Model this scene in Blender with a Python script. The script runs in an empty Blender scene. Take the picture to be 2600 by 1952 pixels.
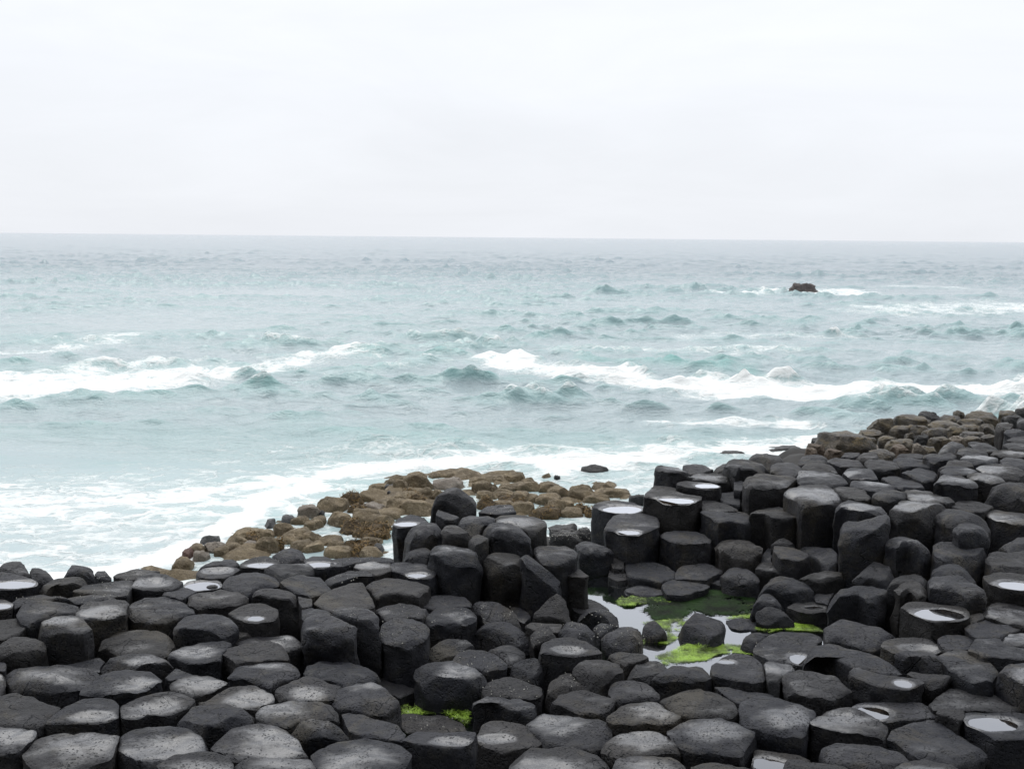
import bpy, math, random
import numpy as np
from mathutils import Matrix, Vector
R_ = math.radians
SC = bpy.context.scene
COL = SC.collection
random.seed(7)
RNG = np.random.default_rng(11)

# ------------------------------------------------------------------ camera
CAM_H = 3.7
PITCH = math.atan((976-603)/2800.0)
ROLL = math.atan(24/2600.0)
cam_d = bpy.data.cameras.new("camera")
cam_d.sensor_width = 36.0
cam_d.lens = 36.0*2800/2600
cam_d.clip_start = 0.1
cam_d.clip_end = 90000
cam = bpy.data.objects.new("camera", cam_d)
COL.objects.link(cam)
cp, sp = math.cos(PITCH), math.sin(PITCH)
F = Vector((0, cp, -sp)); R0 = Vector((1, 0, 0)); U0 = Vector((0, sp, cp))
CR = math.cos(ROLL)*R0 + math.sin(ROLL)*U0
CU = -math.sin(ROLL)*R0 + math.cos(ROLL)*U0
M = Matrix((CR, CU, -F)).transposed().to_4x4()
M.translation = (0, 0, CAM_H)
cam.matrix_world = M
SC.camera = cam

# ------------------------------------------------------------------ sky, sun, exposure
SUN_EL, SUN_AZ = R_(57), R_(-20)       # azimuth from the view direction, towards the left
world = bpy.data.worlds.new("World"); SC.world = world
world.use_nodes = True
wn, wl = world.node_tree.nodes, world.node_tree.links
wn.clear()
wo = wn.new("ShaderNodeOutputWorld"); bg = wn.new("ShaderNodeBackground")
sky = wn.new("ShaderNodeTexSky"); sky.sky_type = 'NISHITA'; sky.sun_disc = False
sky.sun_elevation = SUN_EL; sky.sun_rotation = SUN_AZ
sky.air_density = 1.0; sky.dust_density = 2.5
tc = wn.new("ShaderNodeTexCoord")
sep = wn.new("ShaderNodeSeparateXYZ"); wl.new(tc.outputs['Generated'], sep.inputs[0])
def wmath(op, a, b=None, clamp=False):
    n = wn.new("ShaderNodeMath"); n.operation = op; n.use_clamp = clamp
    for i, v in enumerate((a, b)):
        if v is None: continue
        if isinstance(v, (int, float)): n.inputs[i].default_value = v
        else: wl.new(v, n.inputs[i])
    return n.outputs[0]
zup = wmath('MAXIMUM', sep.outputs['Z'], 0.0)
mp = wn.new("ShaderNodeMapping"); mp.inputs['Scale'].default_value = (1.6, 1.6, 7.0)
mp.inputs['Rotation'].default_value = (0.0, 0.06, 0.5)
wl.new(tc.outputs['Generated'], mp.inputs[0])
cn = wn.new("ShaderNodeTexNoise"); cn.inputs['Scale'].default_value = 2.2; cn.inputs['Detail'].default_value = 7
cn.inputs['Roughness'].default_value = 0.55; cn.inputs['Distortion'].default_value = 0.6
wl.new(mp.outputs[0], cn.inputs[0])
cloud = wmath('MULTIPLY', wmath('SUBTRACT', cn.outputs[0], 0.5), 1.7)
lum = wmath('ADD', wmath('MULTIPLY', zup, 4.6), 8.8)       # overcast: brighter towards the zenith
lum = wmath('ADD', lum, cloud)
ccol = wn.new("ShaderNodeMix"); ccol.data_type = 'RGBA'; ccol.blend_type = 'MULTIPLY'
ccol.inputs[0].default_value = 1.0
cr = wn.new("ShaderNodeCombineColor")
wl.new(lum, cr.inputs[0]); wl.new(wmath('MULTIPLY', lum, 1.03), cr.inputs[1]); wl.new(wmath('MULTIPLY', lum, 1.085), cr.inputs[2])
mixs = wn.new("ShaderNodeMix"); mixs.data_type = 'RGBA'; mixs.inputs[0].default_value = 0.96
wl.new(sky.outputs[0], mixs.inputs['A']); wl.new(cr.outputs[0], mixs.inputs['B'])
wl.new(mixs.outputs['Result'], bg.inputs['Color'])
bg.inputs['Strength'].default_value = 0.1
wl.new(bg.outputs[0], wo.inputs[0])

sun_d = bpy.data.lights.new("sun", 'SUN'); sun_d.energy = 1.5; sun_d.angle = R_(58); sun_d.color = (1, 0.97, 0.92)
sun = bpy.data.objects.new("sun", sun_d); COL.objects.link(sun)
sdir = Vector((math.sin(SUN_AZ)*math.cos(SUN_EL), math.cos(SUN_AZ)*math.cos(SUN_EL), math.sin(SUN_EL)))
sun.rotation_euler = sdir.to_track_quat('Z', 'Y').to_euler(); sun.location = (0, 0, 40)
vs = SC.view_settings
vs.view_transform = 'Standard'; vs.look = 'None'; vs.gamma = 1.0; vs.exposure = 0.0; vs.use_curve_mapping = False

# measured world positions (metres): label, flags, centre, slope, outline, hollow, water label
COLS=[
["wet domed column cut by the left picture edge, beside the big bottom-left dome","Dw",[-2.802,5.852,0.896],[0,0],[-3.0,5.942,-2.954,6.035,-2.832,6.017,-2.681,5.948,-2.665,5.869,-2.684,5.734,-2.766,5.676,-2.885,5.702],None,None],
["broad pitted dome at the bottom left with a brown chipped front corner","Dw",[-2.379,5.705,0.883],[0,0],[-2.668,5.715,-2.651,5.888,-2.547,5.98,-2.379,5.989,-2.219,5.957,-2.177,5.8,-2.171,5.688,-2.256,5.551,-2.371,5.445,-2.546,5.563],None,None],
["large pitted dome right of the bottom-left dome, its front left corner broken away","Dw",[-1.945,5.844,0.872],[0,0],[-2.166,5.794,-2.214,5.98,-2.109,6.084,-1.952,6.093,-1.826,6.039,-1.685,5.872,-1.685,5.729,-1.806,5.617,-1.954,5.614,-2.08,5.721],None,None],
["pitted dome cropped by the bottom edge, before the dome with the broken front corner","Dw",[-1.638,5.508,0.9],[0,0],[-1.884,5.54,-1.827,5.654,-1.692,5.721,-1.519,5.66,-1.461,5.548,-1.443,5.394,-1.566,5.309,-1.731,5.322],None,None],
["low smooth dome at the left edge behind the bottom-left dome","D",[-2.905,6.243,0.89],[0,0],[-3.196,6.301,-3.172,6.451,-3.067,6.519,-2.933,6.456,-2.751,6.322,-2.681,6.29,-2.678,6.191,-2.685,6.053,-2.699,5.99,-2.838,6.029,-2.992,6.067,-3.117,6.138],None,None],
["leaf-shaped hollow column with a bright silvery wet film, behind the bottom-left dome","Hw",[-2.506,6.227,0.901],[0,0],[-2.68,6.041,-2.669,6.169,-2.657,6.29,-2.608,6.382,-2.488,6.419,-2.406,6.392,-2.339,6.297,-2.288,6.134,-2.378,6.047,-2.521,6.065],[-2.45,6.141,0.111,0.064],None],
["long slab-like column with a stepped left end and high shaded front, near the left edge","Dw",[-2.902,6.72,0.897],[0,0],[-3.238,6.766,-3.179,6.872,-3.005,6.923,-2.819,6.908,-2.644,6.806,-2.649,6.703,-2.675,6.579,-2.72,6.529,-2.845,6.538,-2.982,6.572,-3.109,6.581],None,None],
["half column at the left edge beside the long stepped slab","Dw",[-3.225,6.571,0.916],[0,0],[-3.377,6.679,-3.339,6.757,-3.258,6.746,-3.194,6.671,-3.149,6.585,-3.112,6.429,-3.167,6.393,-3.283,6.484],None,None],
["grey pitted oval column behind the leaf-shaped silvery hollow","Dw",[-2.436,6.63,0.905],[0,0],[-2.645,6.465,-2.663,6.56,-2.63,6.749,-2.574,6.802,-2.459,6.837,-2.301,6.821,-2.222,6.733,-2.19,6.633,-2.236,6.546,-2.309,6.472,-2.402,6.435,-2.56,6.431],None,None],
["tilted column with a long silvery wet trough, right of the leaf-shaped silvery hollow","Hw",[-2.117,6.322,0.896],[0,0],[-2.333,6.306,-2.267,6.434,-2.17,6.507,-2.082,6.521,-1.992,6.464,-1.902,6.384,-1.935,6.27,-2.001,6.181,-2.12,6.189,-2.194,6.134,-2.271,6.143],None,None],
["cracked column with a white wet spot and broken front lip, before the broad brown dome","Bw",[-2.473,6.968,0.908],[0,0],[-2.67,6.843,-2.689,6.963,-2.626,7.047,-2.546,7.105,-2.442,7.094,-2.328,7.069,-2.264,7.014,-2.208,6.934,-2.357,6.917,-2.483,6.834,-2.584,6.832],None,None],
["low sunken column behind the long stepped slab at left","F",[-2.811,7.013,0.864],[0,0],[-2.979,6.918,-2.94,7.014,-2.781,7.149,-2.721,7.102,-2.707,6.978,-2.673,6.886,-2.815,6.896],None,None],
["broad brownish dome with a dark overhung left side, behind the white wet spot","D",[-2.582,7.287,0.918],[0,0],[-2.813,7.218,-2.827,7.337,-2.768,7.493,-2.643,7.535,-2.492,7.5,-2.37,7.41,-2.308,7.29,-2.297,7.087,-2.403,7.056,-2.59,7.066,-2.693,7.163,-2.757,7.22],None,None],
["rounded dark block near the left edge with a chipped upper right corner","R",[-3.251,7.049,0.98],[0,0],[-3.394,6.957,-3.405,7.129,-3.351,7.197,-3.262,7.177,-3.153,7.135,-3.075,7.05,-3.076,6.965,-3.2,6.907,-3.328,6.904],None,None],
["small low column peeking out at the left edge under the rounded block","D",[-3.331,6.845,0.92],[0,0],[-3.433,6.903,-3.382,6.958,-3.322,6.919,-3.256,6.84,-3.223,6.736,-3.309,6.747,-3.383,6.798],None,None],
["big fractured lump with a wet top spot and rounded break in its front","Bw",[-3.054,7.269,1.057],[0,0],[-3.223,7.195,-3.234,7.335,-3.189,7.449,-3.097,7.468,-2.961,7.374,-2.831,7.19,-2.839,7.085,-2.976,7.126,-3.12,7.152],None,None],
["flat cracked column at the left edge behind the rounded block","F",[-3.478,7.321,0.993],[0,0],[-3.674,7.359,-3.639,7.519,-3.488,7.532,-3.37,7.414,-3.333,7.368,-3.35,7.184,-3.428,7.123,-3.58,7.163],None,None],
["wide smooth dome behind the fractured lump, third row from the sea at left","D",[-3.3,7.549,1.041],[0,0],[-3.472,7.47,-3.519,7.619,-3.521,7.739,-3.405,7.831,-3.276,7.799,-3.156,7.715,-3.108,7.664,-3.077,7.514,-3.208,7.494,-3.281,7.378,-3.289,7.284,-3.375,7.344],None,None],
["column with a small eye-shaped slot in its top, at upper left","Dw",[-2.914,7.611,1.04],[0,0],[-3.066,7.499,-3.103,7.666,-3.098,7.77,-2.998,7.826,-2.819,7.813,-2.767,7.744,-2.754,7.624,-2.708,7.492,-2.8,7.441,-2.908,7.406,-3.025,7.451],None,None],
["broad high dome right of the column with the eye-shaped slot","D",[-2.587,7.774,0.983],[0,0],[-2.807,7.772,-2.826,7.894,-2.769,8.004,-2.602,8.036,-2.476,8.012,-2.327,7.803,-2.297,7.718,-2.413,7.614,-2.527,7.529,-2.693,7.606,-2.767,7.688],None,None],
["narrow barnacled crest behind the wide smooth dome at left","Dk",[-3.448,7.806,1.037],[0,0],[-3.623,7.748,-3.632,7.872,-3.532,7.966,-3.353,7.916,-3.281,7.882,-3.231,7.83,-3.338,7.809,-3.536,7.733,-3.565,7.646],None,None],
["low barnacled crest behind the column with the eye-shaped slot","Dk",[-3.089,7.863,1.032],[0,0],[-3.286,7.88,-3.218,7.945,-3.109,7.967,-2.934,7.89,-2.892,7.855,-3.001,7.834,-3.094,7.761,-3.181,7.776],None,None],
["lower hollow column with a strip of bright water at the left edge","Hp",[-3.702,7.668,1.04],[0,0],[-3.862,7.698,-3.79,7.788,-3.686,7.787,-3.605,7.723,-3.563,7.604,-3.631,7.568,-3.789,7.547],[-3.681,7.651,0.085,0.051],"strip of bright water in the lower hollow at the left edge"],
["broad hollow column holding white shining water at the left edge by the sea","Hp",[-3.807,8.12,1.08],[0,0],[-4.091,8.24,-3.987,8.345,-3.761,8.25,-3.587,8.098,-3.564,8.003,-3.619,7.926,-3.784,7.903,-3.936,7.917],[-3.728,8.026,0.154,0.085],"white shining puddle in the broad hollow at the left edge by the sea"],
["rounded rock against the sea in the top left corner of the causeway","R",[-3.953,8.482,1.071],[0,0],[-4.089,8.43,-4.086,8.579,-4.076,8.688,-3.999,8.702,-3.881,8.564,-3.707,8.278,-3.821,8.315,-4.0,8.371],None,None],
["low dark rock sloping to the sea beside the top-left rounded rock","R",[-3.665,8.347,1.066],[0,0],[-3.828,8.487,-3.754,8.489,-3.65,8.419,-3.551,8.299,-3.53,8.22,-3.622,8.207,-3.703,8.255],None,None],
["lone rounded block standing out against the foam at upper left","R",[-3.45,8.481,1.052],[0,0],[-3.568,8.446,-3.593,8.614,-3.56,8.659,-3.445,8.608,-3.312,8.474,-3.238,8.313,-3.314,8.351,-3.46,8.408,-3.554,8.425],None,None],
["small dark weedy stone right of the lone block at the foam","Bk",[-3.193,8.371,1.047],[0,0],[-3.26,8.369,-3.265,8.451,-3.211,8.473,-3.118,8.353,-3.105,8.283,-3.192,8.27],None,None],
["wedge-shaped slab with an undercut dark front, below the lone block","B",[-3.414,8.145,1.048],[0,0],[-3.581,8.082,-3.555,8.219,-3.539,8.299,-3.426,8.322,-3.311,8.326,-3.236,8.209,-3.297,8.148,-3.371,8.108,-3.465,8.105,-3.487,7.972],None,None],
["flat brownish column speckled with pale barnacles, right of the undercut wedge","Fk",[-3.061,8.093,1.028],[0,0],[-3.301,8.02,-3.271,8.172,-3.195,8.243,-3.056,8.316,-2.935,8.32,-2.899,8.145,-2.853,7.941,-2.961,7.883,-3.139,7.969],None,None],
["pale worn ledge at the foam behind the barnacle-speckled flat column","Dk",[-3.006,8.528,1.008],[0,0],[-3.158,8.477,-3.132,8.561,-3.046,8.68,-2.928,8.673,-2.813,8.613,-2.916,8.443,-2.963,8.381,-3.09,8.408],None,None],
["scooped column with a damp sheen and a chipped dark lower left corner","Hw",[-2.768,8.328,1.019],[0,0],[-2.915,8.172,-2.938,8.328,-2.943,8.49,-2.861,8.566,-2.739,8.517,-2.621,8.378,-2.54,8.3,-2.574,8.144,-2.682,8.103,-2.806,8.118],None,None],
["wide dome in front of the bright rain pan","D",[-2.206,8.025,0.995],[0,0],[-2.432,7.978,-2.432,8.088,-2.342,8.195,-2.232,8.236,-2.106,8.221,-2.009,8.119,-1.959,8.009,-2.002,7.918,-2.058,7.863,-2.19,7.877,-2.296,7.821,-2.38,7.889],None,None],
["smooth olive-tinged dome left of the pot-holed column","D",[-2.153,7.525,0.978],[0,0],[-2.346,7.358,-2.359,7.548,-2.342,7.681,-2.246,7.742,-2.127,7.729,-2.005,7.606,-1.907,7.464,-1.93,7.4,-1.997,7.321,-2.122,7.379,-2.262,7.407],None,None],
["column with a round pothole half full of dark water, left of the broken tall block","Hp",[-1.873,7.748,0.976],[0,0],[-2.052,7.726,-1.998,7.901,-1.957,7.974,-1.847,7.959,-1.704,7.813,-1.677,7.686,-1.696,7.586,-1.796,7.534,-1.878,7.548,-1.94,7.596,-1.996,7.66],[-1.831,7.623,0.054,0.046],"dark water in the round pothole left of the broken tall block"],
["tall broken block with a steep glistening right flank","B",[-1.758,8.069,1.02],[0,0],[-1.961,8.045,-1.944,8.177,-1.848,8.238,-1.7,8.165,-1.602,8.036,-1.564,7.928,-1.613,7.908,-1.717,7.96,-1.848,8.02],None,None],
["broad dome with a curved crack, behind the tall broken block","D",[-2.057,8.411,0.996],[0,0],[-2.26,8.321,-2.257,8.502,-2.186,8.671,-2.066,8.707,-1.931,8.616,-1.823,8.433,-1.818,8.354,-1.97,8.29,-1.995,8.136,-2.103,8.209,-2.208,8.264],None,None],
["flat slab with a stepped front edge, right of the broad cracked dome","F",[-1.582,8.314,0.995],[0,0],[-1.815,8.397,-1.745,8.541,-1.662,8.606,-1.525,8.548,-1.398,8.31,-1.383,8.252,-1.45,8.117,-1.503,8.041,-1.617,8.112,-1.736,8.281],None,None],
["small sunken five-sided column right of the tall broken block","F",[-1.526,7.909,1.005],[0,0],[-1.607,8.062,-1.484,7.973,-1.455,7.814,-1.515,7.76,-1.557,7.864],None,None],
["big flat grey column in the middle left, level with its neighbours","F",[-1.259,8.051,0.995],[0,0],[-1.46,7.905,-1.443,8.106,-1.378,8.241,-1.26,8.411,-1.158,8.394,-1.105,8.249,-0.998,7.882,-1.154,7.731,-1.261,7.719,-1.341,7.751],None,None],
["shallow pan with bright rain water and a dark pebble in it","Hp",[-2.403,8.308,0.99],[0,0],[-2.557,8.348,-2.549,8.428,-2.447,8.461,-2.288,8.426,-2.247,8.317,-2.263,8.239,-2.398,8.159,-2.522,8.251],[-2.405,8.313,0.129,0.107],"bright rain water in the shallow pan with the dark pebble"],
["low dark ledge in front of the bright rain pan","F",[-2.515,8.111,0.997],[0,0],[-2.636,8.169,-2.554,8.258,-2.471,8.222,-2.395,8.148,-2.437,8.044,-2.433,7.971,-2.55,7.985,-2.631,8.057],None,None],
["column with a grey oval damp hollow near the foam edge","Hw",[-2.38,8.673,0.987],[0,0],[-2.544,8.647,-2.522,8.798,-2.424,8.846,-2.295,8.85,-2.215,8.764,-2.248,8.614,-2.284,8.53,-2.409,8.506,-2.483,8.544],[-2.383,8.727,0.096,0.075],None],
["dark ridge of rock behind the oval damp hollow, at the foam","D",[-2.43,8.931,0.981],[0,0],[-2.57,8.783,-2.525,8.928,-2.42,9.08,-2.338,9.071,-2.259,8.914,-2.294,8.847,-2.456,8.841,-2.524,8.806],None,None],
["brown-speckled column with a lens of bright water, left of two","Hpk",[-2.109,8.954,0.989],[0,0],[-2.252,8.888,-2.227,9.002,-2.162,9.119,-2.074,9.146,-1.957,9.01,-1.924,8.943,-2.011,8.774,-2.046,8.784,-2.151,8.792,-2.218,8.801],[-2.068,8.883,0.108,0.066],"lens of bright water, left of the two below the brown boulders"],
["column split by a slanting ridge, in front of the two bright lens puddles","B",[-1.813,8.714,0.991],[0,0],[-2.013,8.756,-1.973,8.867,-1.867,8.926,-1.724,8.93,-1.591,8.813,-1.601,8.725,-1.736,8.657,-1.814,8.509,-1.894,8.589,-1.975,8.671],None,None],
["smooth dark hump between the brown boulders and the two lens puddles","R",[-1.895,9.175,0.982],[0,0],[-2.052,9.17,-2.002,9.316,-1.919,9.379,-1.818,9.322,-1.757,9.18,-1.747,9.017,-1.878,8.979,-1.977,9.01],None,None],
["column with a lens of bright water, right of two, beside the brown boulders","Hp",[-1.585,8.944,0.997],[0,0],[-1.741,8.99,-1.694,9.131,-1.57,9.112,-1.438,8.955,-1.441,8.887,-1.524,8.764,-1.584,8.773,-1.681,8.88],[-1.586,8.894,0.111,0.071],"lens of bright water, right of the two below the brown boulders"],
["long pale barnacled ledge at the foot of the brown boulders","Fk",[-1.268,8.964,0.994],[0,0],[-1.506,9.053,-1.362,9.116,-1.194,9.11,-0.999,9.104,-0.985,8.978,-1.173,8.95,-1.301,8.923,-1.418,8.831,-1.492,8.806],None,None],
["flat column with a bluish wet sheen, left of the half hidden dark hole","Fw",[-1.124,8.806,0.995],[0,0],[-1.292,8.812,-1.288,8.968,-1.182,9.017,-1.006,8.988,-0.978,8.735,-1.022,8.669,-1.091,8.604,-1.142,8.708],None,None],
["slanting split slab above the big flat grey column","Fk",[-1.311,8.54,0.99],[0,0],[-1.461,8.505,-1.412,8.63,-1.301,8.74,-1.16,8.745,-1.092,8.619,-1.222,8.594,-1.302,8.489,-1.41,8.345,-1.469,8.443],None,None],
["column with a dark water hole half hidden by the central stack","Hp",[-0.795,8.787,0.982],[0,0],[-1.007,8.996,-0.851,9.024,-0.713,8.96,-0.603,8.809,-0.619,8.575,-0.688,8.563,-0.813,8.621,-0.886,8.714,-0.983,8.775],[-0.741,8.665,0.083,0.059],"dark water hole half hidden by the central stack"],
["sunken wedge column behind the tall square-fronted block","F",[-1.401,7.652,1.008],[0,0],[-1.515,7.734,-1.468,7.787,-1.327,7.705,-1.277,7.639,-1.349,7.538,-1.469,7.518],None,None],
["low wet grey column behind the olive dome, left of the tall square-fronted block","Fw",[-1.663,7.394,0.874],[0,0],[-1.945,7.447,-1.908,7.526,-1.742,7.53,-1.637,7.564,-1.546,7.558,-1.471,7.46,-1.445,7.354,-1.525,7.264,-1.675,7.231,-1.792,7.272],None,None],
["small broken stump in front of the pot-holed column","B",[-1.903,7.507,0.892],[0,0],[-1.959,7.506,-1.949,7.601,-1.898,7.602,-1.826,7.509,-1.87,7.461,-1.93,7.414],None,None],
["flat six-sided column with a high dark front, below the smooth olive dome","Fw",[-2.087,7.119,0.917],[0,0],[-2.279,7.033,-2.284,7.117,-2.229,7.234,-2.12,7.289,-1.975,7.315,-1.91,7.294,-1.929,7.098,-1.913,6.993,-1.972,6.944,-2.114,6.934,-2.213,7.021],None,None],
["high olive-brown dome with a tall left side face, below the pot-holed column","D",[-1.735,7.159,0.907],[0,0],[-1.941,7.111,-1.92,7.227,-1.86,7.332,-1.731,7.365,-1.59,7.294,-1.513,7.179,-1.468,7.039,-1.575,7.022,-1.751,6.99,-1.811,6.962,-1.88,7.07],None,None],
["rough column with a whitish damp patch, before the high olive-brown dome","Dw",[-1.605,6.881,0.879],[0,0],[-1.82,6.791,-1.805,6.896,-1.817,7.003,-1.768,7.059,-1.646,7.103,-1.513,7.1,-1.411,6.985,-1.362,6.88,-1.398,6.814,-1.493,6.71,-1.525,6.671,-1.613,6.732,-1.704,6.755],None,None],
["smooth oval column with a bright white patch at its back edge","Dw",[-1.119,6.948,0.852],[0,0],[-1.36,6.959,-1.351,7.053,-1.308,7.137,-1.248,7.188,-1.103,7.185,-1.002,7.117,-0.892,6.997,-0.865,6.944,-0.893,6.839,-0.985,6.735,-1.059,6.721,-1.205,6.844,-1.334,6.906],[-1.194,7.119,0.069,0.055],None],
["small dome flecked with white, left of the streaked wet dome","Dw",[-1.985,6.673,0.876],[0,0],[-2.155,6.678,-2.143,6.754,-2.082,6.819,-1.966,6.842,-1.859,6.786,-1.792,6.724,-1.833,6.612,-1.901,6.538,-1.953,6.513,-2.04,6.558,-2.114,6.593],None,None],
["dark sunken column in the gap behind the small flecked dome","F",[-2.135,6.829,0.876],[0,0],[-2.211,6.776,-2.193,6.933,-2.077,6.857,-2.031,6.819,-2.098,6.753,-2.165,6.726],None,None],
["dome with a white wet streak across it, behind the notched double column","Dw",[-1.674,6.498,0.878],[0,0],[-1.9,6.414,-1.861,6.461,-1.821,6.569,-1.785,6.655,-1.7,6.676,-1.584,6.648,-1.474,6.553,-1.434,6.459,-1.494,6.423,-1.516,6.331,-1.578,6.33,-1.709,6.361,-1.856,6.392],None,None],
["wet pitted column with a curved front, in front of the white back-edge patch","Dw",[-1.269,6.633,0.873],[0,0],[-1.462,6.565,-1.47,6.65,-1.378,6.765,-1.331,6.837,-1.249,6.806,-1.127,6.708,-1.055,6.635,-1.076,6.514,-1.084,6.444,-1.213,6.464,-1.335,6.497,-1.41,6.483],None,None],
["wavy-topped column with a narrow dark slit at its right end","B",[-1.733,6.186,0.892],[0,0],[-1.948,6.16,-1.92,6.237,-1.902,6.337,-1.823,6.362,-1.704,6.342,-1.608,6.299,-1.53,6.289,-1.506,6.169,-1.546,6.105,-1.679,6.071,-1.738,6.069,-1.774,6.017,-1.87,6.066],None,None],
["broad wet column scarred with short dark nicks, right of the narrow slit","Dw",[-1.275,6.255,0.881],[0,0],[-1.511,6.28,-1.508,6.336,-1.447,6.429,-1.33,6.472,-1.159,6.435,-1.076,6.368,-1.024,6.28,-1.001,6.193,-1.113,6.169,-1.229,6.145,-1.265,6.071,-1.283,6.05,-1.401,6.11,-1.474,6.129],None,None],
["faceted broken column with a slanting front, right of the big centre-left dome","B",[-1.067,6.05,0.893],[0,0.25],[-1.263,6.02,-1.219,6.095,-1.16,6.123,-1.03,6.118,-0.989,6.091,-0.954,6.038,-0.89,6.005,-0.945,5.978,-1.057,5.977,-1.155,5.995],None,None],
["big wet dome in the bottom row, right of the dome with the broken front corner","Dw",[-1.416,5.879,0.882],[0,0],[-1.658,5.792,-1.666,5.918,-1.662,5.968,-1.57,6.052,-1.469,6.106,-1.373,6.087,-1.267,6.017,-1.19,5.899,-1.123,5.775,-1.093,5.71,-1.24,5.67,-1.374,5.695,-1.498,5.674,-1.602,5.746],None,None],
["dome cropped by the bottom edge, before the big wet bottom-row dome","Dw",[-1.242,5.541,0.895],[0,0],[-1.464,5.577,-1.406,5.65,-1.306,5.679,-1.114,5.683,-1.063,5.639,-1.011,5.515,-1.104,5.411,-1.307,5.407,-1.438,5.49],None,None],
["very broad pitted dome at the bottom, left of the silvery scoop","Dw",[-0.798,5.728,0.871],[0,0],[-1.094,5.761,-1.046,5.848,-0.95,5.958,-0.825,5.995,-0.673,5.944,-0.599,5.857,-0.533,5.759,-0.548,5.644,-0.601,5.536,-0.761,5.482,-0.932,5.513,-1.033,5.616],None,None],
["long bare slab sunk behind the very broad bottom dome","F",[-0.792,6.118,0.864],[0,0],[-1.001,6.285,-0.966,6.308,-0.815,6.234,-0.657,6.152,-0.594,6.029,-0.599,5.938,-0.691,5.966,-0.875,5.993,-0.928,6.053],None,None],
["high column with a sheer right side dropping to the small green pool","Dw",[-0.89,6.495,0.879],[0,0],[-1.094,6.464,-1.083,6.596,-0.971,6.697,-0.825,6.687,-0.676,6.497,-0.699,6.415,-0.739,6.307,-0.899,6.303,-1.009,6.34],None,None],
["low slab lying between the dark pool and the small green pool","F",[-0.766,7.258,0.62],[0,0],[-0.924,7.426,-0.86,7.442,-0.775,7.374,-0.702,7.307,-0.614,7.228,-0.655,7.201,-0.734,7.082,-0.896,7.235],None,None],
["massive notched block with a wet right end, behind the small green pool","Bw",[-0.425,7.181,0.781],[0,0],[-0.649,7.179,-0.643,7.263,-0.577,7.386,-0.511,7.381,-0.464,7.339,-0.399,7.34,-0.248,7.258,-0.185,7.149,-0.147,7.096,-0.181,7.002,-0.363,6.985,-0.549,7.02,-0.631,7.125],None,None],
["barnacle-dotted dome behind the massive notched block","Dk",[-0.21,7.392,0.774],[0,0],[-0.406,7.372,-0.364,7.521,-0.299,7.583,-0.198,7.585,-0.083,7.483,-0.021,7.367,-0.015,7.282,-0.155,7.209,-0.242,7.248,-0.325,7.289],None,None],
["tilted faceted stone behind the massive notched block, its face to the viewer","B",[-0.434,7.577,0.769],[0,0.35],[-0.629,7.542,-0.541,7.648,-0.441,7.69,-0.315,7.692,-0.244,7.611,-0.309,7.555,-0.419,7.506,-0.472,7.466,-0.529,7.481],None,None],
["silvery wet scoop with a pointed left tip, before the small green pool","Hw",[-0.374,5.961,0.865],[0,0],[-0.608,5.946,-0.562,6.027,-0.529,6.059,-0.382,6.051,-0.246,6.064,-0.191,6.055,-0.206,5.954,-0.217,5.905,-0.282,5.864,-0.392,5.862,-0.506,5.899],[-0.33,5.932,0.094,0.049],None],
["slab sprinkled with white barnacles, between the small green pool and the silvery scoop","Fk",[-0.509,6.796,0.575],[0,0],[-0.707,6.815,-0.704,6.935,-0.648,6.948,-0.551,6.908,-0.438,6.922,-0.357,6.87,-0.297,6.8,-0.267,6.686,-0.421,6.66,-0.582,6.668,-0.645,6.644],None,None],
["wet hollowed column right of the pointed silvery scoop","Hw",[-0.031,6.336,0.713],[0,0],[-0.212,6.275,-0.182,6.371,-0.166,6.492,-0.119,6.543,-0.045,6.55,0.077,6.508,0.125,6.442,0.202,6.241,0.122,6.188,-0.018,6.135,-0.134,6.183],[-0.071,6.288,0.085,0.052],None],
["flat-domed column with scattered barnacles, right of the massive notched block","Dk",[0.015,6.997,0.733],[0,0],[-0.185,6.973,-0.142,7.118,-0.036,7.174,0.071,7.15,0.212,7.021,0.213,6.868,0.131,6.829,0.018,6.851,-0.153,6.923],None,None],
["broken step with a rough dark front, right of the small green pool","B",[-0.022,6.691,0.752],[0,0],[-0.248,6.704,-0.197,6.84,-0.074,6.842,0.059,6.808,0.164,6.713,0.193,6.654,0.141,6.549,0.028,6.627,-0.098,6.732,-0.198,6.717],None,None],
["large pitted six-sided column at bottom centre, brownish back half","Dw",[0.368,6.379,0.732],[0,0],[0.104,6.478,0.117,6.546,0.173,6.616,0.287,6.607,0.357,6.632,0.501,6.554,0.587,6.522,0.632,6.423,0.614,6.325,0.547,6.198,0.492,6.146,0.382,6.174,0.216,6.202,0.153,6.348],None,None],
["very wide dome cropped by the bottom edge at centre","Dw",[0.289,5.955,0.735],[0,0],[0.006,5.964,0.056,6.072,0.149,6.154,0.289,6.177,0.426,6.129,0.514,6.071,0.561,5.975,0.582,5.862,0.446,5.751,0.142,5.745,0.011,5.833],None,None],
["neat hexagonal column with a pale wet centre, right of the large pitted one","Dw",[0.828,6.542,0.784],[0,0],[0.591,6.44,0.642,6.544,0.706,6.651,0.791,6.7,0.937,6.704,0.998,6.598,1.064,6.484,1.009,6.405,0.921,6.392,0.777,6.389,0.643,6.397],None,None],
["grey pitted column with a curled edge mark, in front of the neat hexagon","Dw",[0.769,6.137,0.77],[0,0],[0.536,6.069,0.567,6.171,0.646,6.267,0.745,6.317,0.908,6.294,0.974,6.221,1.014,6.119,0.99,6.049,0.872,6.017,0.751,5.995,0.631,5.963,0.577,6.021],None,None],
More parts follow.
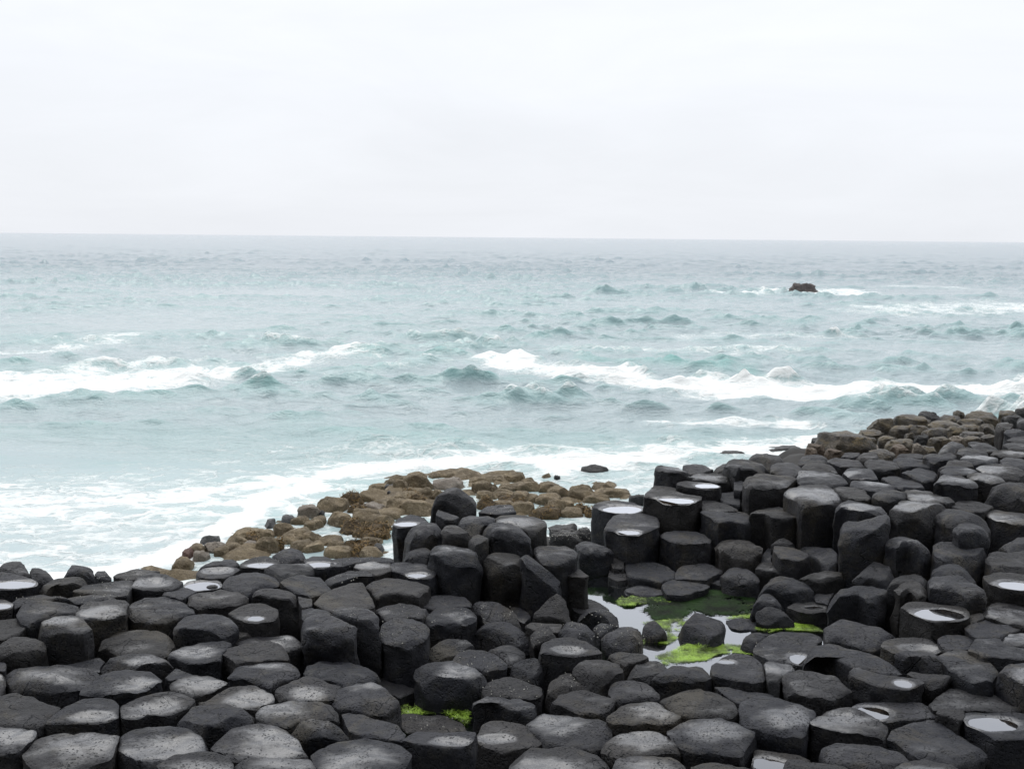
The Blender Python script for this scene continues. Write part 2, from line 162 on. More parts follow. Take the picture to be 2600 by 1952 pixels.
["wet column cropped by the bottom edge, right of the very wide dome","Dw",[0.772,5.797,0.777],[0,0],[0.577,5.807,0.613,5.92,0.713,5.97,0.866,5.973,0.946,5.908,1.0,5.824,0.963,5.724,0.736,5.631,0.57,5.69],None,None],
["brown-tinged column with a cracked left corner, behind the large pitted one","D",[0.463,6.758,0.754],[0,0],[0.272,6.76,0.327,6.872,0.424,6.95,0.487,6.965,0.576,6.903,0.693,6.769,0.643,6.66,0.541,6.564,0.454,6.597,0.369,6.678,0.31,6.712],None,None],
["smooth mid-grey column behind the neat hexagon","D",[0.809,6.875,0.782],[0,0],[0.641,6.887,0.677,7.004,0.754,7.039,0.9,7.029,0.942,6.946,0.979,6.832,0.961,6.77,0.866,6.743,0.712,6.715,0.658,6.788],None,None],
["round stone thick with barnacles in the gap left of the smooth mid-grey column","Rk",[0.383,7.079,0.748],[0,0],[0.242,6.946,0.267,7.076,0.33,7.213,0.398,7.27,0.449,7.216,0.522,7.017,0.518,6.965,0.45,6.95,0.344,6.897,0.298,6.921],None,None],
["smooth blunt boulder-topped column in front of the wet saucer","R",[0.615,7.146,0.82],[0,0],[0.421,7.121,0.495,7.291,0.6,7.38,0.665,7.375,0.738,7.268,0.771,7.171,0.767,7.075,0.662,7.019,0.566,6.924,0.478,7.001],None,None],
["dark low rock at the near shore of the big pool, left of two","B",[0.858,7.376,0.8],[0,0],[0.691,7.419,0.776,7.495,0.9,7.506,0.968,7.426,0.992,7.354,0.905,7.308,0.853,7.279,0.779,7.249],None,None],
["angular grey rock at the near shore of the big pool, right of two","B",[0.945,7.184,0.797],[0,0],[0.792,7.105,0.854,7.287,0.939,7.36,1.021,7.362,1.075,7.236,1.078,7.18,0.987,7.096,0.919,7.015,0.85,7.053],None,None],
["saucer-topped column with a bright white film, left of the big pool","Hw",[0.424,7.461,0.847],[0,0],[0.211,7.333,0.229,7.513,0.312,7.64,0.449,7.651,0.557,7.568,0.625,7.432,0.646,7.344,0.551,7.312,0.456,7.281,0.354,7.308,0.252,7.349],[0.419,7.405,0.094,0.067],None],
["flat-faced broken stone below left of the saucer-topped column","B",[0.118,7.311,0.766],[0,0.3],[-0.009,7.265,0.04,7.354,0.117,7.413,0.205,7.423,0.225,7.308,0.185,7.203,0.061,7.21],None,None],
["dark smooth rock behind the barnacle-dotted dome","R",[-0.023,7.524,0.758],[0,0],[-0.193,7.61,-0.143,7.697,-0.029,7.723,0.068,7.71,0.118,7.542,0.083,7.394,-0.01,7.335,-0.021,7.406,-0.084,7.523],None,None],
["rounded block with a dented front, right of the wet-topped drum","R",[-0.055,7.92,0.795],[0,0],[-0.272,7.927,-0.211,8.064,-0.093,8.128,0.004,8.087,0.104,7.937,0.172,7.758,0.057,7.723,-0.088,7.832,-0.177,7.896],None,None],
["tilted stone streaked with white barnacles, left of the pointed wedge","Bk",[-0.11,8.362,0.781],[0,0.2],[-0.304,8.474,-0.256,8.529,-0.105,8.532,-0.022,8.467,0.047,8.338,0.089,8.235,-0.032,8.199,-0.197,8.219,-0.218,8.31],None,None],
["drum-shaped column with a wet barnacled top, below the central stack","Dwk",[-0.445,7.992,0.887],[0,0],[-0.654,7.883,-0.634,7.969,-0.588,8.148,-0.459,8.207,-0.306,8.174,-0.26,8.067,-0.244,7.945,-0.322,7.841,-0.406,7.788,-0.568,7.784],None,None],
["low dome with a sharp left corner, left of the wet-topped drum","Dk",[-0.805,7.958,0.91],[0,0],[-1.026,8.031,-0.957,8.105,-0.855,8.162,-0.755,8.129,-0.671,8.059,-0.604,8.043,-0.638,7.867,-0.651,7.816,-0.755,7.813,-0.871,7.76,-0.907,7.775,-0.974,7.944],None,None],
["bare flat column at the foot of the central stack","F",[-0.488,8.355,0.867],[0,0],[-0.698,8.237,-0.644,8.485,-0.54,8.527,-0.356,8.493,-0.302,8.323,-0.308,8.23,-0.459,8.207,-0.591,8.185],None,None],
["thick rounded slab with a brown chipped left corner, left foot of the stack","D",[-0.908,8.372,0.965],[0,0],[-1.143,8.429,-1.144,8.53,-1.065,8.604,-0.928,8.629,-0.763,8.562,-0.639,8.464,-0.649,8.306,-0.707,8.134,-0.849,8.224,-0.924,8.241,-1.021,8.144,-1.081,8.332],None,None],
["bulky column rising from the dark pool, behind its water","Dk",[-0.761,7.582,0.908],[0,0],[-0.925,7.491,-0.933,7.699,-0.852,7.801,-0.74,7.837,-0.642,7.773,-0.573,7.627,-0.581,7.438,-0.683,7.344,-0.792,7.342,-0.873,7.385],None,None],
["thin capped post with a jutting lip, right of the tall square-fronted block","Bk",[-1.089,7.556,1.028],[0,0],[-1.287,7.626,-1.209,7.721,-1.019,7.692,-0.93,7.544,-0.902,7.4,-1.015,7.428,-1.124,7.49,-1.231,7.536],None,None],
["tall square-fronted block with a rough sheer face","B",[-1.275,7.394,1.036],[0,0],[-1.432,7.333,-1.444,7.477,-1.379,7.568,-1.284,7.6,-1.164,7.485,-1.054,7.343,-1.053,7.204,-1.259,7.219,-1.396,7.223],None,None],
["big two-step block at the front of the central stack with a wet top","Bw",[-0.474,8.835,1.123],[0,0],[-0.686,8.874,-0.622,8.993,-0.568,9.079,-0.453,9.047,-0.289,8.91,-0.264,8.751,-0.287,8.661,-0.431,8.601,-0.515,8.631,-0.632,8.761],None,None],
["tall rough-faced column in the front of the central stack, mid","B",[-0.059,8.852,1.068],[0,0],[-0.226,8.87,-0.219,9.008,-0.087,9.036,0.079,8.983,0.097,8.857,0.09,8.702,-0.051,8.675,-0.16,8.716],None,None],
["leaning column with a long slanting right shoulder, front right of the stack","B",[0.224,8.669,1.058],[-0.55,0],[0.077,8.73,0.131,8.912,0.197,8.935,0.337,8.772,0.419,8.706,0.381,8.555,0.254,8.579,0.133,8.593,0.096,8.654],None,None],
["column with a glinting top between the leaning column and the tall plain post","D",[0.363,9.008,1.07],[0,0],[0.199,9.038,0.216,9.206,0.354,9.284,0.473,9.215,0.567,9.074,0.543,8.888,0.419,8.749,0.361,8.748,0.271,8.767,0.217,8.923],None,None],
["tall plain post with a sheer smooth face at the left end of the big pool","R",[0.775,10.064,0.832],[0,0],[0.596,10.159,0.661,10.257,0.773,10.247,0.876,10.114,0.936,10.036,0.975,9.907,0.871,9.878,0.656,9.922,0.628,10.079],None,None],
["short angular stump left of the tall plain post","F",[0.556,8.864,0.953],[0,0],[0.438,8.849,0.571,9.007,0.649,8.791,0.613,8.726,0.5,8.787],None,None],
["pointed wedge of rock in front of the short angular stump","B",[0.37,8.307,0.862],[0,0.55],[0.163,8.225,0.231,8.289,0.351,8.435,0.401,8.439,0.431,8.4,0.471,8.306,0.492,8.229,0.477,8.18,0.308,8.206],None,None],
["low brownish flat stone at the left end of the big pool","F",[0.621,8.86,0.68],[0,0],[0.466,9.08,0.572,9.062,0.702,9.004,0.787,8.825,0.818,8.728,0.651,8.743,0.568,8.645,0.526,8.701,0.491,8.896],None,None],
["barnacled hump at the left shore of the big pool, right of the pointed wedge","Rk",[0.707,8.435,0.74],[0,0],[0.53,8.344,0.571,8.511,0.627,8.588,0.736,8.601,0.807,8.536,0.85,8.389,0.854,8.299,0.803,8.28,0.689,8.403,0.597,8.419],None,None],
["chunky stone densely dotted with barnacles, behind the wet saucer","Rk",[0.501,7.78,0.852],[0,0],[0.356,7.739,0.411,7.94,0.506,7.951,0.59,7.894,0.627,7.762,0.584,7.633,0.515,7.616,0.414,7.645],None,None],
["big round boulder with weed strands at its foot, standing in the big pool","Rk",[0.853,7.988,0.749],[0,0],[0.677,7.926,0.741,8.061,0.855,8.184,0.952,8.187,1.009,8.051,0.988,7.917,0.877,7.817,0.73,7.798],None,None],
["small barnacled stone left of the chunky barnacled one","Rk",[0.232,7.696,0.87],[0,0],[0.142,7.685,0.196,7.801,0.285,7.87,0.341,7.674,0.289,7.641,0.202,7.56,0.168,7.528],None,None],
["small dark stone wedged between the chunky stone and the pool boulder","Rk",[0.712,8.11,0.745],[0,0],[0.634,8.155,0.707,8.236,0.799,8.177,0.747,8.056,0.676,7.987],None,None],
["low flat stone in front of the pointed wedge","F",[0.251,7.879,0.842],[0,0],[0.116,7.892,0.164,7.979,0.3,7.974,0.399,7.934,0.352,7.783,0.179,7.811],None,None],
["low broken ledge left of the pointed wedge","F",[0.078,8.463,0.726],[0,0],[0.004,8.669,0.08,8.613,0.131,8.539,0.167,8.41,0.115,8.265,0.042,8.334,0.004,8.461],None,None],
["black peaked block at the top left of the central stack","P",[-0.506,10.187,1.265],[0,0.4],[-0.747,10.148,-0.666,10.269,-0.557,10.343,-0.52,10.344,-0.363,10.201,-0.323,10.119,-0.328,10.037,-0.43,10.035,-0.507,10.093,-0.62,10.138],None,None],
["dark low step in front of the black peaked block","F",[-0.591,9.818,1.189],[0,0],[-0.685,9.793,-0.678,10.013,-0.606,9.912,-0.469,9.772,-0.511,9.63,-0.59,9.654],None,None],
["broad fissured top of the central stack, left half","B",[-0.31,9.547,1.205],[0,0],[-0.509,9.458,-0.47,9.653,-0.384,9.798,-0.204,9.776,-0.138,9.637,-0.149,9.471,-0.231,9.441,-0.296,9.307,-0.398,9.303],None,None],
["broad wet top of the central stack, right half","Dw",[0.122,9.501,1.203],[0,0],[-0.14,9.756,0.053,9.821,0.225,9.77,0.306,9.604,0.321,9.414,0.214,9.227,0.159,9.2,0.079,9.352,-0.129,9.506],None,None],
["bulging block with a broad pitted face below the wet stack top","R",[-0.031,9.231,1.21],[0,0],[-0.234,9.289,-0.225,9.449,-0.094,9.508,0.079,9.353,0.159,9.149,0.176,8.975,0.077,8.996,-0.056,9.141,-0.17,9.137],None,None],
["barnacled back edge of the central stack beside the brown boulders","Fk",[-0.122,10.005,1.194],[0,0],[-0.301,9.902,-0.213,10.146,0.01,10.185,0.046,9.915,-0.062,9.852,-0.206,9.832],None,None],
["block with an arched overhang in its front, left side of the stack","B",[-0.478,9.216,1.208],[0,0],[-0.6,9.154,-0.563,9.324,-0.468,9.327,-0.375,9.239,-0.323,9.113,-0.457,9.109,-0.557,9.105],None,None],
["small sharp-edged stone jammed in the middle of the stack","B",[-0.267,9.084,1.162],[0,0],[-0.364,8.983,-0.326,9.206,-0.254,9.285,-0.191,9.211,-0.186,8.965,-0.282,8.891],None,None],
["block with a rounded shoulder and black front at the left of the stack","R",[-0.771,9.507,1.139],[0,0],[-0.926,9.396,-0.883,9.611,-0.803,9.751,-0.718,9.755,-0.601,9.593,-0.623,9.407,-0.741,9.325,-0.873,9.269],None,None],
["leftmost column of the stack with a gleaming water film and shiny left flank","Hp",[-0.921,9.724,1.14],[0,0],[-1.061,9.629,-1.044,9.797,-1.005,9.912,-0.81,9.834,-0.746,9.751,-0.813,9.693,-0.881,9.581,-1.002,9.537],[-0.946,9.675,0.106,0.069],"gleaming water film on the leftmost column of the stack"],
["dark jagged crest behind the gleaming leftmost stack column","B",[-0.877,9.945,1.133],[0,0],[-1.008,9.94,-0.971,10.089,-0.886,10.047,-0.822,10.065,-0.736,9.807,-0.853,9.831],None,None],
["short round-topped stump in the shade under the rounded-shoulder block","R",[-0.786,9.154,1.023],[0,0],[-0.908,9.068,-0.892,9.259,-0.824,9.335,-0.686,9.315,-0.668,9.076,-0.707,8.982,-0.813,8.978],None,None],
["small brown pyramid of rock with green weed at its foot, in the big pool","P",[1.114,8.231,0.7],[0,0.4],[1.013,8.234,1.07,8.302,1.116,8.328,1.145,8.311,1.19,8.228,1.225,8.171,1.124,8.137,1.038,8.177],None,None],
["flat dry column at the far shore of the big pool, with a dark dent","F",[1.272,9.699,0.704],[0,0],[1.056,9.886,1.096,9.987,1.324,9.994,1.451,9.898,1.499,9.73,1.468,9.564,1.323,9.423,1.194,9.51,1.063,9.598],None,None],
["small flat column squeezed behind the tall plain post","F",[1.01,10.027,0.717],[0,0],[0.928,10.088,1.014,10.302,1.072,10.197,1.066,9.991,1.037,9.767,0.936,9.764],None,None],
["small flat column at the water right of the tall plain post","F",[0.994,9.763,0.66],[0,0],[0.915,9.926,1.056,9.95,1.073,9.762,1.052,9.62,0.97,9.583,0.894,9.685],None,None],
["flat column with a smooth dip, far shore of the big pool under the round drum","F",[1.706,9.691,0.712],[0,0],[1.492,9.678,1.572,9.874,1.828,9.969,1.939,9.739,1.892,9.643,1.775,9.5,1.735,9.431,1.585,9.495,1.479,9.537],None,None],
["broad flat stone at the edge of the green water, far shore of the big pool","F",[1.519,9.347,0.685],[0,0],[1.328,9.346,1.387,9.528,1.53,9.589,1.694,9.514,1.758,9.359,1.683,9.248,1.499,9.115,1.425,9.113,1.342,9.153],None,None],
["flat pointed stone with a brown lump, lying at the pool water near the tall post","F",[1.189,9.393,0.64],[0,0],[1.008,9.387,1.096,9.501,1.162,9.525,1.245,9.573,1.306,9.552,1.339,9.375,1.338,9.267,1.23,9.221,1.134,9.219,1.036,9.323],None,None],
["rounded stone rising at the far right end of the green water","R",[2.043,9.466,0.763],[0,0],[1.864,9.501,1.986,9.694,2.074,9.709,2.177,9.652,2.192,9.465,2.168,9.261,2.074,9.236,1.959,9.277,1.876,9.341],None,None],
["low stone tongue at the waterline left of the rounded far-right stone","F",[1.89,9.544,0.67],[0,0],[1.783,9.518,1.835,9.634,1.897,9.66,2.005,9.525,1.952,9.433,1.854,9.431],None,None],
["jagged-topped stone below the cracked block, far right of the pool","B",[2.346,9.532,0.805],[0,0],[2.177,9.515,2.246,9.685,2.426,9.69,2.472,9.619,2.456,9.384,2.394,9.382,2.335,9.426,2.241,9.47],None,None],
["big smooth-backed boulder at the right end of the big pool","R",[2.334,9.022,0.827],[0,0],[2.076,8.887,2.168,9.06,2.316,9.263,2.45,9.2,2.549,8.985,2.521,8.859,2.413,8.794,2.33,8.853,2.241,8.892,2.147,8.91],None,None],
["knobbly dark rock at the right shore of the pool, behind the sharp wedge","R",[2.119,8.786,0.77],[0,0],[1.967,8.615,2.036,8.814,2.116,8.939,2.167,8.961,2.203,8.859,2.223,8.7,2.183,8.64,2.096,8.677,2.027,8.655],None,None],
["sharp dark wedge pointing right at the right shore of the big pool","P",[2.122,8.559,0.72],[0,0.4],[1.954,8.511,1.993,8.581,2.062,8.635,2.123,8.654,2.192,8.619,2.248,8.558,2.289,8.489,2.18,8.479,2.051,8.465],None,None],
["large brown boulder with barnacles and green weed, middle of the big pool","B",[1.498,8.214,0.74],[0,0.2],[1.34,8.3,1.42,8.382,1.5,8.413,1.558,8.35,1.677,8.294,1.687,8.215,1.608,8.113,1.485,8.024,1.397,8.11,1.337,8.153],None,None],
["smooth brown stone flush with the water, right of the pool's middle boulder","F",[1.893,8.546,0.632],[0,0],[1.751,8.625,1.813,8.682,1.975,8.687,2.025,8.595,2.041,8.522,1.962,8.448,1.822,8.409,1.77,8.461],None,None],
["small dark stone in the pool beside the big barnacled disc","R",[1.869,8.064,0.7],[0,0],[1.764,8.02,1.828,8.155,1.907,8.209,1.989,8.143,1.92,8.024,1.827,7.924],None,None],
["big barnacled disc with a bright puddle at its right, near shore of the pool","Hpk",[2.071,7.866,0.7],[0,0],[1.804,7.843,1.883,7.99,2.011,8.16,2.15,8.232,2.299,8.219,2.38,8.136,2.37,8.035,2.286,7.903,2.158,7.682,2.062,7.531,1.977,7.573,1.87,7.675,1.804,7.765],[2.109,7.65,0.08,0.091],"bright puddle at the right rim of the big barnacled disc"],
["low rock with a dark slot in its top, at the right shore of the pool","H",[2.446,8.715,0.727],[0,0],[2.266,8.71,2.356,8.81,2.523,8.875,2.609,8.758,2.564,8.622,2.452,8.562,2.334,8.597],[2.488,8.697,0.071,0.035],"dark slot of water in the low rock at the right pool shore"],
["small flat stone behind the rock with the dark slot","F",[2.606,8.874,0.745],[0,0],[2.536,8.902,2.585,9.007,2.739,9.011,2.664,8.865,2.61,8.744,2.529,8.801],None,None],
["craggy boulder with a light right face, below the wall of columns","B",[2.685,9.165,0.86],[0,0],[2.45,9.097,2.56,9.234,2.685,9.318,2.785,9.309,2.854,9.311,2.903,9.267,2.856,9.109,2.635,9.015,2.501,9.011],None,None],
["large pale-topped boulder with a dark cleft to its right, right of the pool","B",[2.759,8.376,0.951],[0,0],[2.48,8.249,2.616,8.465,2.748,8.568,2.847,8.581,2.946,8.594,2.991,8.446,2.892,8.298,2.791,8.174,2.763,8.201,2.719,8.332,2.583,8.29],None,None],
["lowest-tier wall column with a flat top and a raised chip at its right","F",[1.66,10.208,0.903],[0,0],[1.436,10.263,1.49,10.379,1.592,10.455,1.765,10.389,1.863,10.25,1.896,10.139,1.857,10.002,1.734,9.971,1.596,9.98,1.543,9.965,1.429,10.151],None,None],
["round drum-like column in the lowest tier of the wall","R",[2.122,9.892,0.895],[0,0],[1.903,10.031,1.961,10.128,2.086,10.159,2.258,10.056,2.312,9.964,2.313,9.808,2.254,9.704,2.169,9.638,2.036,9.684,1.924,9.769],None,None],
["brown-edged block right of the round drum, a cracked chip on its left","F",[2.497,9.535,0.945],[0,0],[2.353,9.587,2.402,9.767,2.547,9.746,2.6,9.67,2.647,9.473,2.559,9.349,2.494,9.311,2.369,9.391],None,None],
["split chip of rock between the round drum and the brown-edged block","B",[2.391,9.901,0.828],[0,0],[2.289,9.783,2.41,10.097,2.512,10.181,2.453,9.993,2.409,9.838,2.348,9.637,2.284,9.635],None,None],
["small triangular shard standing behind the brown-edged block","P",[2.518,9.897,0.95],[0,0.4],[2.394,9.851,2.47,9.935,2.536,9.969,2.584,9.925,2.626,9.854,2.569,9.826,2.425,9.83],None,None],
["slanted brown-edged broken column in the corner of the wall","B",[2.77,9.524,0.916],[0.35,0],[2.667,9.922,2.699,9.963,2.84,9.768,2.919,9.598,2.892,9.456,2.81,9.194,2.734,9.233,2.71,9.544],None,None],
["middle-tier column with a chipped left corner, behind the lowest-tier flat top","F",[2.072,10.318,1.069],[0,0],[1.843,10.477,1.888,10.605,2.061,10.58,2.216,10.538,2.323,10.464,2.252,10.132,2.175,10.043,2.115,10.112,2.046,10.139,1.963,10.092,1.896,10.296],None,None],
["tall middle-tier column with a pentagonal brown-edged top and notched right corner","F",[2.521,10.254,1.13],[0,0],[2.263,10.191,2.387,10.379,2.605,10.497,2.693,10.422,2.707,10.208,2.707,10.089,2.61,10.026,2.436,10.035,2.406,10.196,2.324,10.193],None,None],
["hollow column with a barnacled left lip and notched pothole, front of the pool wall","Hp",[1.163,10.333,0.983],[0,0],[0.883,10.149,0.942,10.414,1.018,10.661,1.137,10.76,1.335,10.767,1.441,10.614,1.44,10.432,1.413,10.225,1.25,10.05,1.166,9.95,1.091,9.934,1.026,10.014,0.961,10.11],[1.11,10.045,0.103,0.073],"dark little pool in the notched hollow column before the wall"],
["free-standing post with a wide mirror-bright puddle, leftmost of the hollow columns","Hp",[1.088,10.968,0.997],[0,0],[0.828,10.95,0.872,11.119,0.977,11.209,1.104,11.249,1.259,11.169,1.342,10.969,1.335,10.838,1.253,10.739,1.131,10.702,0.98,10.76,0.878,10.87],[1.133,10.879,0.191,0.138],"mirror-bright puddle on the free-standing post"],
["tall dished column with bright water and a dark islet, centre of the hollow columns","Hp",[1.612,10.799,1.155],[0,0],[1.326,10.754,1.378,10.962,1.457,11.143,1.67,11.044,1.756,10.873,1.913,10.794,1.881,10.675,1.776,10.508,1.64,10.47,1.485,10.627,1.404,10.723],[1.608,10.615,0.178,0.116],"bright water with a dark islet in the tall dished column"],
["flat-rimmed column with a round hole of bright water, rearmost of the hollow columns","Hp",[1.934,11.113,1.195],[0,0],[1.704,11.122,1.729,11.234,1.823,11.313,1.966,11.281,2.103,11.175,2.155,11.104,2.118,10.995,2.001,10.919,1.82,10.983],[2.005,11.08,0.113,0.095],"bright water in the round hole of the rearmost hollow column"],
["upper left column of the wall with a long sloping left flank, at the surf","Dw",[1.706,11.526,1.267],[0,0],[1.52,11.477,1.572,11.683,1.646,11.727,1.794,11.693,1.861,11.573,1.877,11.433,1.824,11.333,1.658,11.326,1.585,11.401],None,None],
["low step between the sloping-flank column and the tall dished column","F",[1.587,11.205,1.14],[0,0],[1.457,11.209,1.506,11.339,1.712,11.219,1.699,11.075,1.547,11.086],None,None],
["small dark dome right of the sloping-flank column, at the surf","D",[2.052,11.956,1.194],[0,0],[1.888,11.959,1.95,12.132,2.053,12.224,2.156,12.207,2.194,12.015,2.209,11.808,2.053,11.699,1.928,11.714],None,None],
["damp barnacled column right behind the flat-rimmed hole","Dwk",[2.074,11.515,1.195],[0,0],[1.812,11.35,1.89,11.586,1.969,11.709,2.145,11.737,2.382,11.727,2.333,11.372,2.152,11.308,2.035,11.303,1.918,11.393],None,None],
["low rock tapering to the surf behind the damp barnacled column","R",[2.364,11.929,1.207],[0,0],[2.198,11.849,2.39,12.133,2.497,12.225,2.507,12.009,2.384,11.653,2.302,11.67,2.228,11.727],None,None],
["column with a dark arched scoop in its front, behind the hole columns","B",[2.512,11.652,1.308],[0,0],[2.294,11.642,2.395,11.902,2.482,11.993,2.604,11.911,2.766,11.748,2.684,11.496,2.62,11.432,2.422,11.444,2.34,11.321],None,None],
["smooth column right of the arched scoop","D",[2.901,11.442,1.298],[0,0],[2.764,11.547,2.874,11.801,3.013,11.807,3.099,11.644,3.095,11.401,2.925,11.122,2.838,11.1,2.789,11.231,2.708,11.305],None,None],
["low stone draped in brown kelp at the surf, behind the arched scoop","Rk",[2.855,12.076,1.295],[0,0],[2.629,12.065,2.751,12.343,2.915,12.397,2.918,12.213,3.05,12.174,3.023,11.781,2.885,11.775,2.764,11.769,2.688,11.893],None,None],
["rough column with a bright wet dash and ragged right side, right of the scoop","Dw",[2.594,10.863,1.307],[0,0],[2.307,10.761,2.425,11.059,2.565,11.218,2.75,11.206,2.891,11.117,2.892,10.931,2.741,10.708,2.606,10.598,2.473,10.558,2.311,10.517],None,None],
["sunken flat column between the flat-rimmed hole and the ragged column","F",[2.246,10.968,1.09],[0,0],[2.116,10.921,2.206,11.273,2.318,11.296,2.375,11.173,2.291,10.76,2.263,10.662,2.171,10.789],None,None],
["sunken curved column behind the middle-tier chipped column","F",[2.055,10.711,1.076],[0,0],[1.936,10.938,2.049,10.942,2.16,10.813,2.225,10.589,2.222,10.494,2.047,10.503,1.877,10.544,1.9,10.77],None,None],
["tiny sunken column left of the ragged column","F",[2.36,11.175,1.177],[0,0],[2.336,11.34,2.439,11.42,2.433,11.233,2.333,10.941,2.274,11.009],None,None],
["brown-edged column with a wet line and deep split below, top of the wall","Dw",[2.889,10.312,1.306],[0,0],[2.611,10.333,2.683,10.503,2.845,10.718,3.068,10.763,3.137,10.591,3.157,10.422,3.106,10.096,2.99,9.998,2.848,9.962,2.663,9.894,2.669,10.174],None,None],
["wet pitted dome behind the brown-edged split column","Dw",[3.139,11.005,1.303],[0,0],[2.907,11.023,3.019,11.334,3.127,11.398,3.312,11.347,3.409,11.12,3.363,10.752,3.229,10.641,3.082,10.67,2.993,10.772,2.874,10.767],None,None],
["cracked lens-shaped column right of the brown-edged split column","D",[3.259,10.293,1.318],[0,0],[3.121,10.538,3.22,10.611,3.371,10.6,3.423,10.449,3.4,10.185,3.308,9.993,3.156,10.018,3.138,10.207],None,None],
["flat column with a pale wet top, rim of the wall above the broken slab","Dw",[3.17,9.746,1.319],[0,0],[2.919,9.73,3.037,9.914,3.134,9.994,3.323,9.925,3.368,9.776,3.349,9.572,3.267,9.513,3.111,9.592,3.02,9.733],None,None],
["leaning broken slab with a diagonal crack, standing against the wall","B",[3.063,9.291,1.283],[0.3,0],[2.885,9.381,2.941,9.48,3.039,9.398,3.177,9.407,3.262,9.42,3.284,9.341,3.225,9.165,3.077,9.094,2.918,9.112,2.849,9.212],None,None],
["broad column with a scooped black front, right of the leaning slab","Bw",[3.668,9.734,1.332],[0,0],[3.365,9.578,3.468,9.756,3.627,10.006,3.756,9.98,3.869,9.892,3.973,9.717,3.849,9.654,3.741,9.535,3.547,9.499,3.396,9.466],None,None],
["rounded block above the wavy broken lump, right part of the wall","R",[3.989,9.536,1.293],[0,0],[3.759,9.576,3.887,9.782,4.006,9.831,4.131,9.733,4.19,9.536,4.157,9.344,4.074,9.261,3.878,9.28,3.779,9.411],None,None],
["upright rounded knob in front of the rounded wall block","R",[3.929,9.181,1.282],[0,0],[3.754,9.136,3.895,9.337,4.03,9.382,4.084,9.251,4.04,9.07,3.905,9.015,3.76,8.985],None,None],
["wavy broken lump with an undercut foot, base of the wall at right","B",[3.763,8.958,1.147],[0,0],[3.595,9.119,3.738,9.247,3.812,9.175,3.834,8.984,3.968,8.988,4.049,9.038,3.899,8.824,3.721,8.706,3.518,8.677,3.494,8.833],None,None],
["brown block with a lit left face at the base of the wall","R",[3.339,9.059,1.182],[0,0],[3.164,9.077,3.249,9.229,3.355,9.283,3.452,9.21,3.525,8.992,3.461,8.872,3.386,8.846,3.332,8.986,3.222,8.935,3.188,9.029],None,None],
["white-filmed column at the right edge with a black front","Dw",[4.521,9.689,1.247],[0,0],[4.327,9.868,4.444,9.991,4.594,9.967,4.695,9.853,4.774,9.656,4.668,9.433,4.487,9.4,4.401,9.532,4.331,9.612],None,None],
["sunken smooth column behind the rounded wall block","F",[4.24,9.974,1.281],[0,0],[4.074,10.021,4.233,10.198,4.409,10.158,4.458,9.945,4.286,9.761,4.141,9.756,4.041,9.899],None,None],
["big blunt dome at the right edge behind the white-filmed column","R",[4.756,10.196,1.387],[0,0],[4.478,10.127,4.626,10.366,4.764,10.457,4.934,10.413,5.007,10.214,4.905,9.953,4.72,9.946,4.592,10.068],None,None],
["lumpy column with a rough left notch, left of the big blunt dome","Dw",[4.294,10.481,1.41],[0,0],[4.011,10.272,4.189,10.592,4.309,10.76,4.461,10.749,4.503,10.605,4.456,10.29,4.322,10.218,4.184,10.245,4.11,10.344],None,None],
["column with a bright white wet band behind the big blunt dome","Dw",[4.663,10.603,1.412],[0,0],[4.52,10.742,4.623,10.84,4.808,10.829,4.83,10.647,4.77,10.38,4.658,10.393,4.587,10.494,4.509,10.526],None,None],
["long wet dome behind the bright wet band, near the right edge","Dw",[4.966,10.966,1.414],[0,0],[4.739,11.042,4.872,11.246,5.081,11.275,5.208,11.102,5.166,10.87,5.015,10.679,4.881,10.71,4.762,10.815],None,None],
["low wet column left of the long wet dome","Dw",[4.525,10.979,1.405],[0,0],[4.306,10.875,4.413,11.071,4.6,11.197,4.692,11.122,4.725,10.931,4.541,10.774,4.35,10.765],None,None],
["dark cracked ledge above the low wet column","D",[4.645,11.352,1.394],[0,0],[4.361,11.081,4.53,11.286,4.636,11.495,4.772,11.628,4.84,11.422,4.789,11.218,4.647,11.211,4.435,11.084],None,None],
["sunken tilted slab between the rounded middle column and the lumpy one","F",[4.235,11.156,1.321],[-0.15,0],[3.975,11.031,4.161,11.325,4.466,11.696,4.542,11.692,4.454,11.308,4.28,10.918,4.08,10.703,4.048,10.897],None,None],
["smooth oval dome in the middle of the right plateau","D",[3.912,10.792,1.313],[0,0],[3.746,10.939,3.847,11.073,3.974,11.135,4.081,11.027,4.084,10.772,4.053,10.561,3.967,10.558,3.804,10.466,3.772,10.55,3.749,10.758],None,None],
["long column with a pale wet right half, left of the smooth oval dome","Dw",[3.525,10.598,1.328],[0,0],[3.359,10.714,3.422,10.842,3.579,10.867,3.703,10.693,3.747,10.436,3.621,10.38,3.495,10.342,3.418,10.405,3.324,10.572],None,None],
["short stubby column with a cracked left end, below the pale wet half","D",[3.558,10.132,1.341],[0,0],[3.374,10.085,3.476,10.283,3.58,10.37,3.719,10.359,3.76,10.262,3.676,10.065,3.593,9.953,3.474,9.902,3.385,9.96],None,None],
["whale-backed column with two pale spots, right of the stubby cracked column","Dw",[3.924,10.169,1.319],[0,0],[3.773,10.358,3.909,10.464,4.023,10.401,4.1,10.208,4.117,9.989,4.014,9.893,3.879,9.918,3.74,10.036,3.711,10.161],None,None],
["bulging column with a wrinkled front, upper left of the smooth oval dome","D",[3.946,11.572,1.336],[0,0],[3.797,11.658,3.909,11.877,4.065,11.906,4.124,11.673,4.094,11.345,3.933,11.259,3.822,11.294,3.756,11.37],None,None],
["flat oval column behind the sunken tilted slab","D",[4.364,11.764,1.328],[0,0],[4.184,11.884,4.278,12.02,4.419,12.049,4.539,11.901,4.53,11.645,4.466,11.499,4.327,11.554,4.171,11.588],None,None],
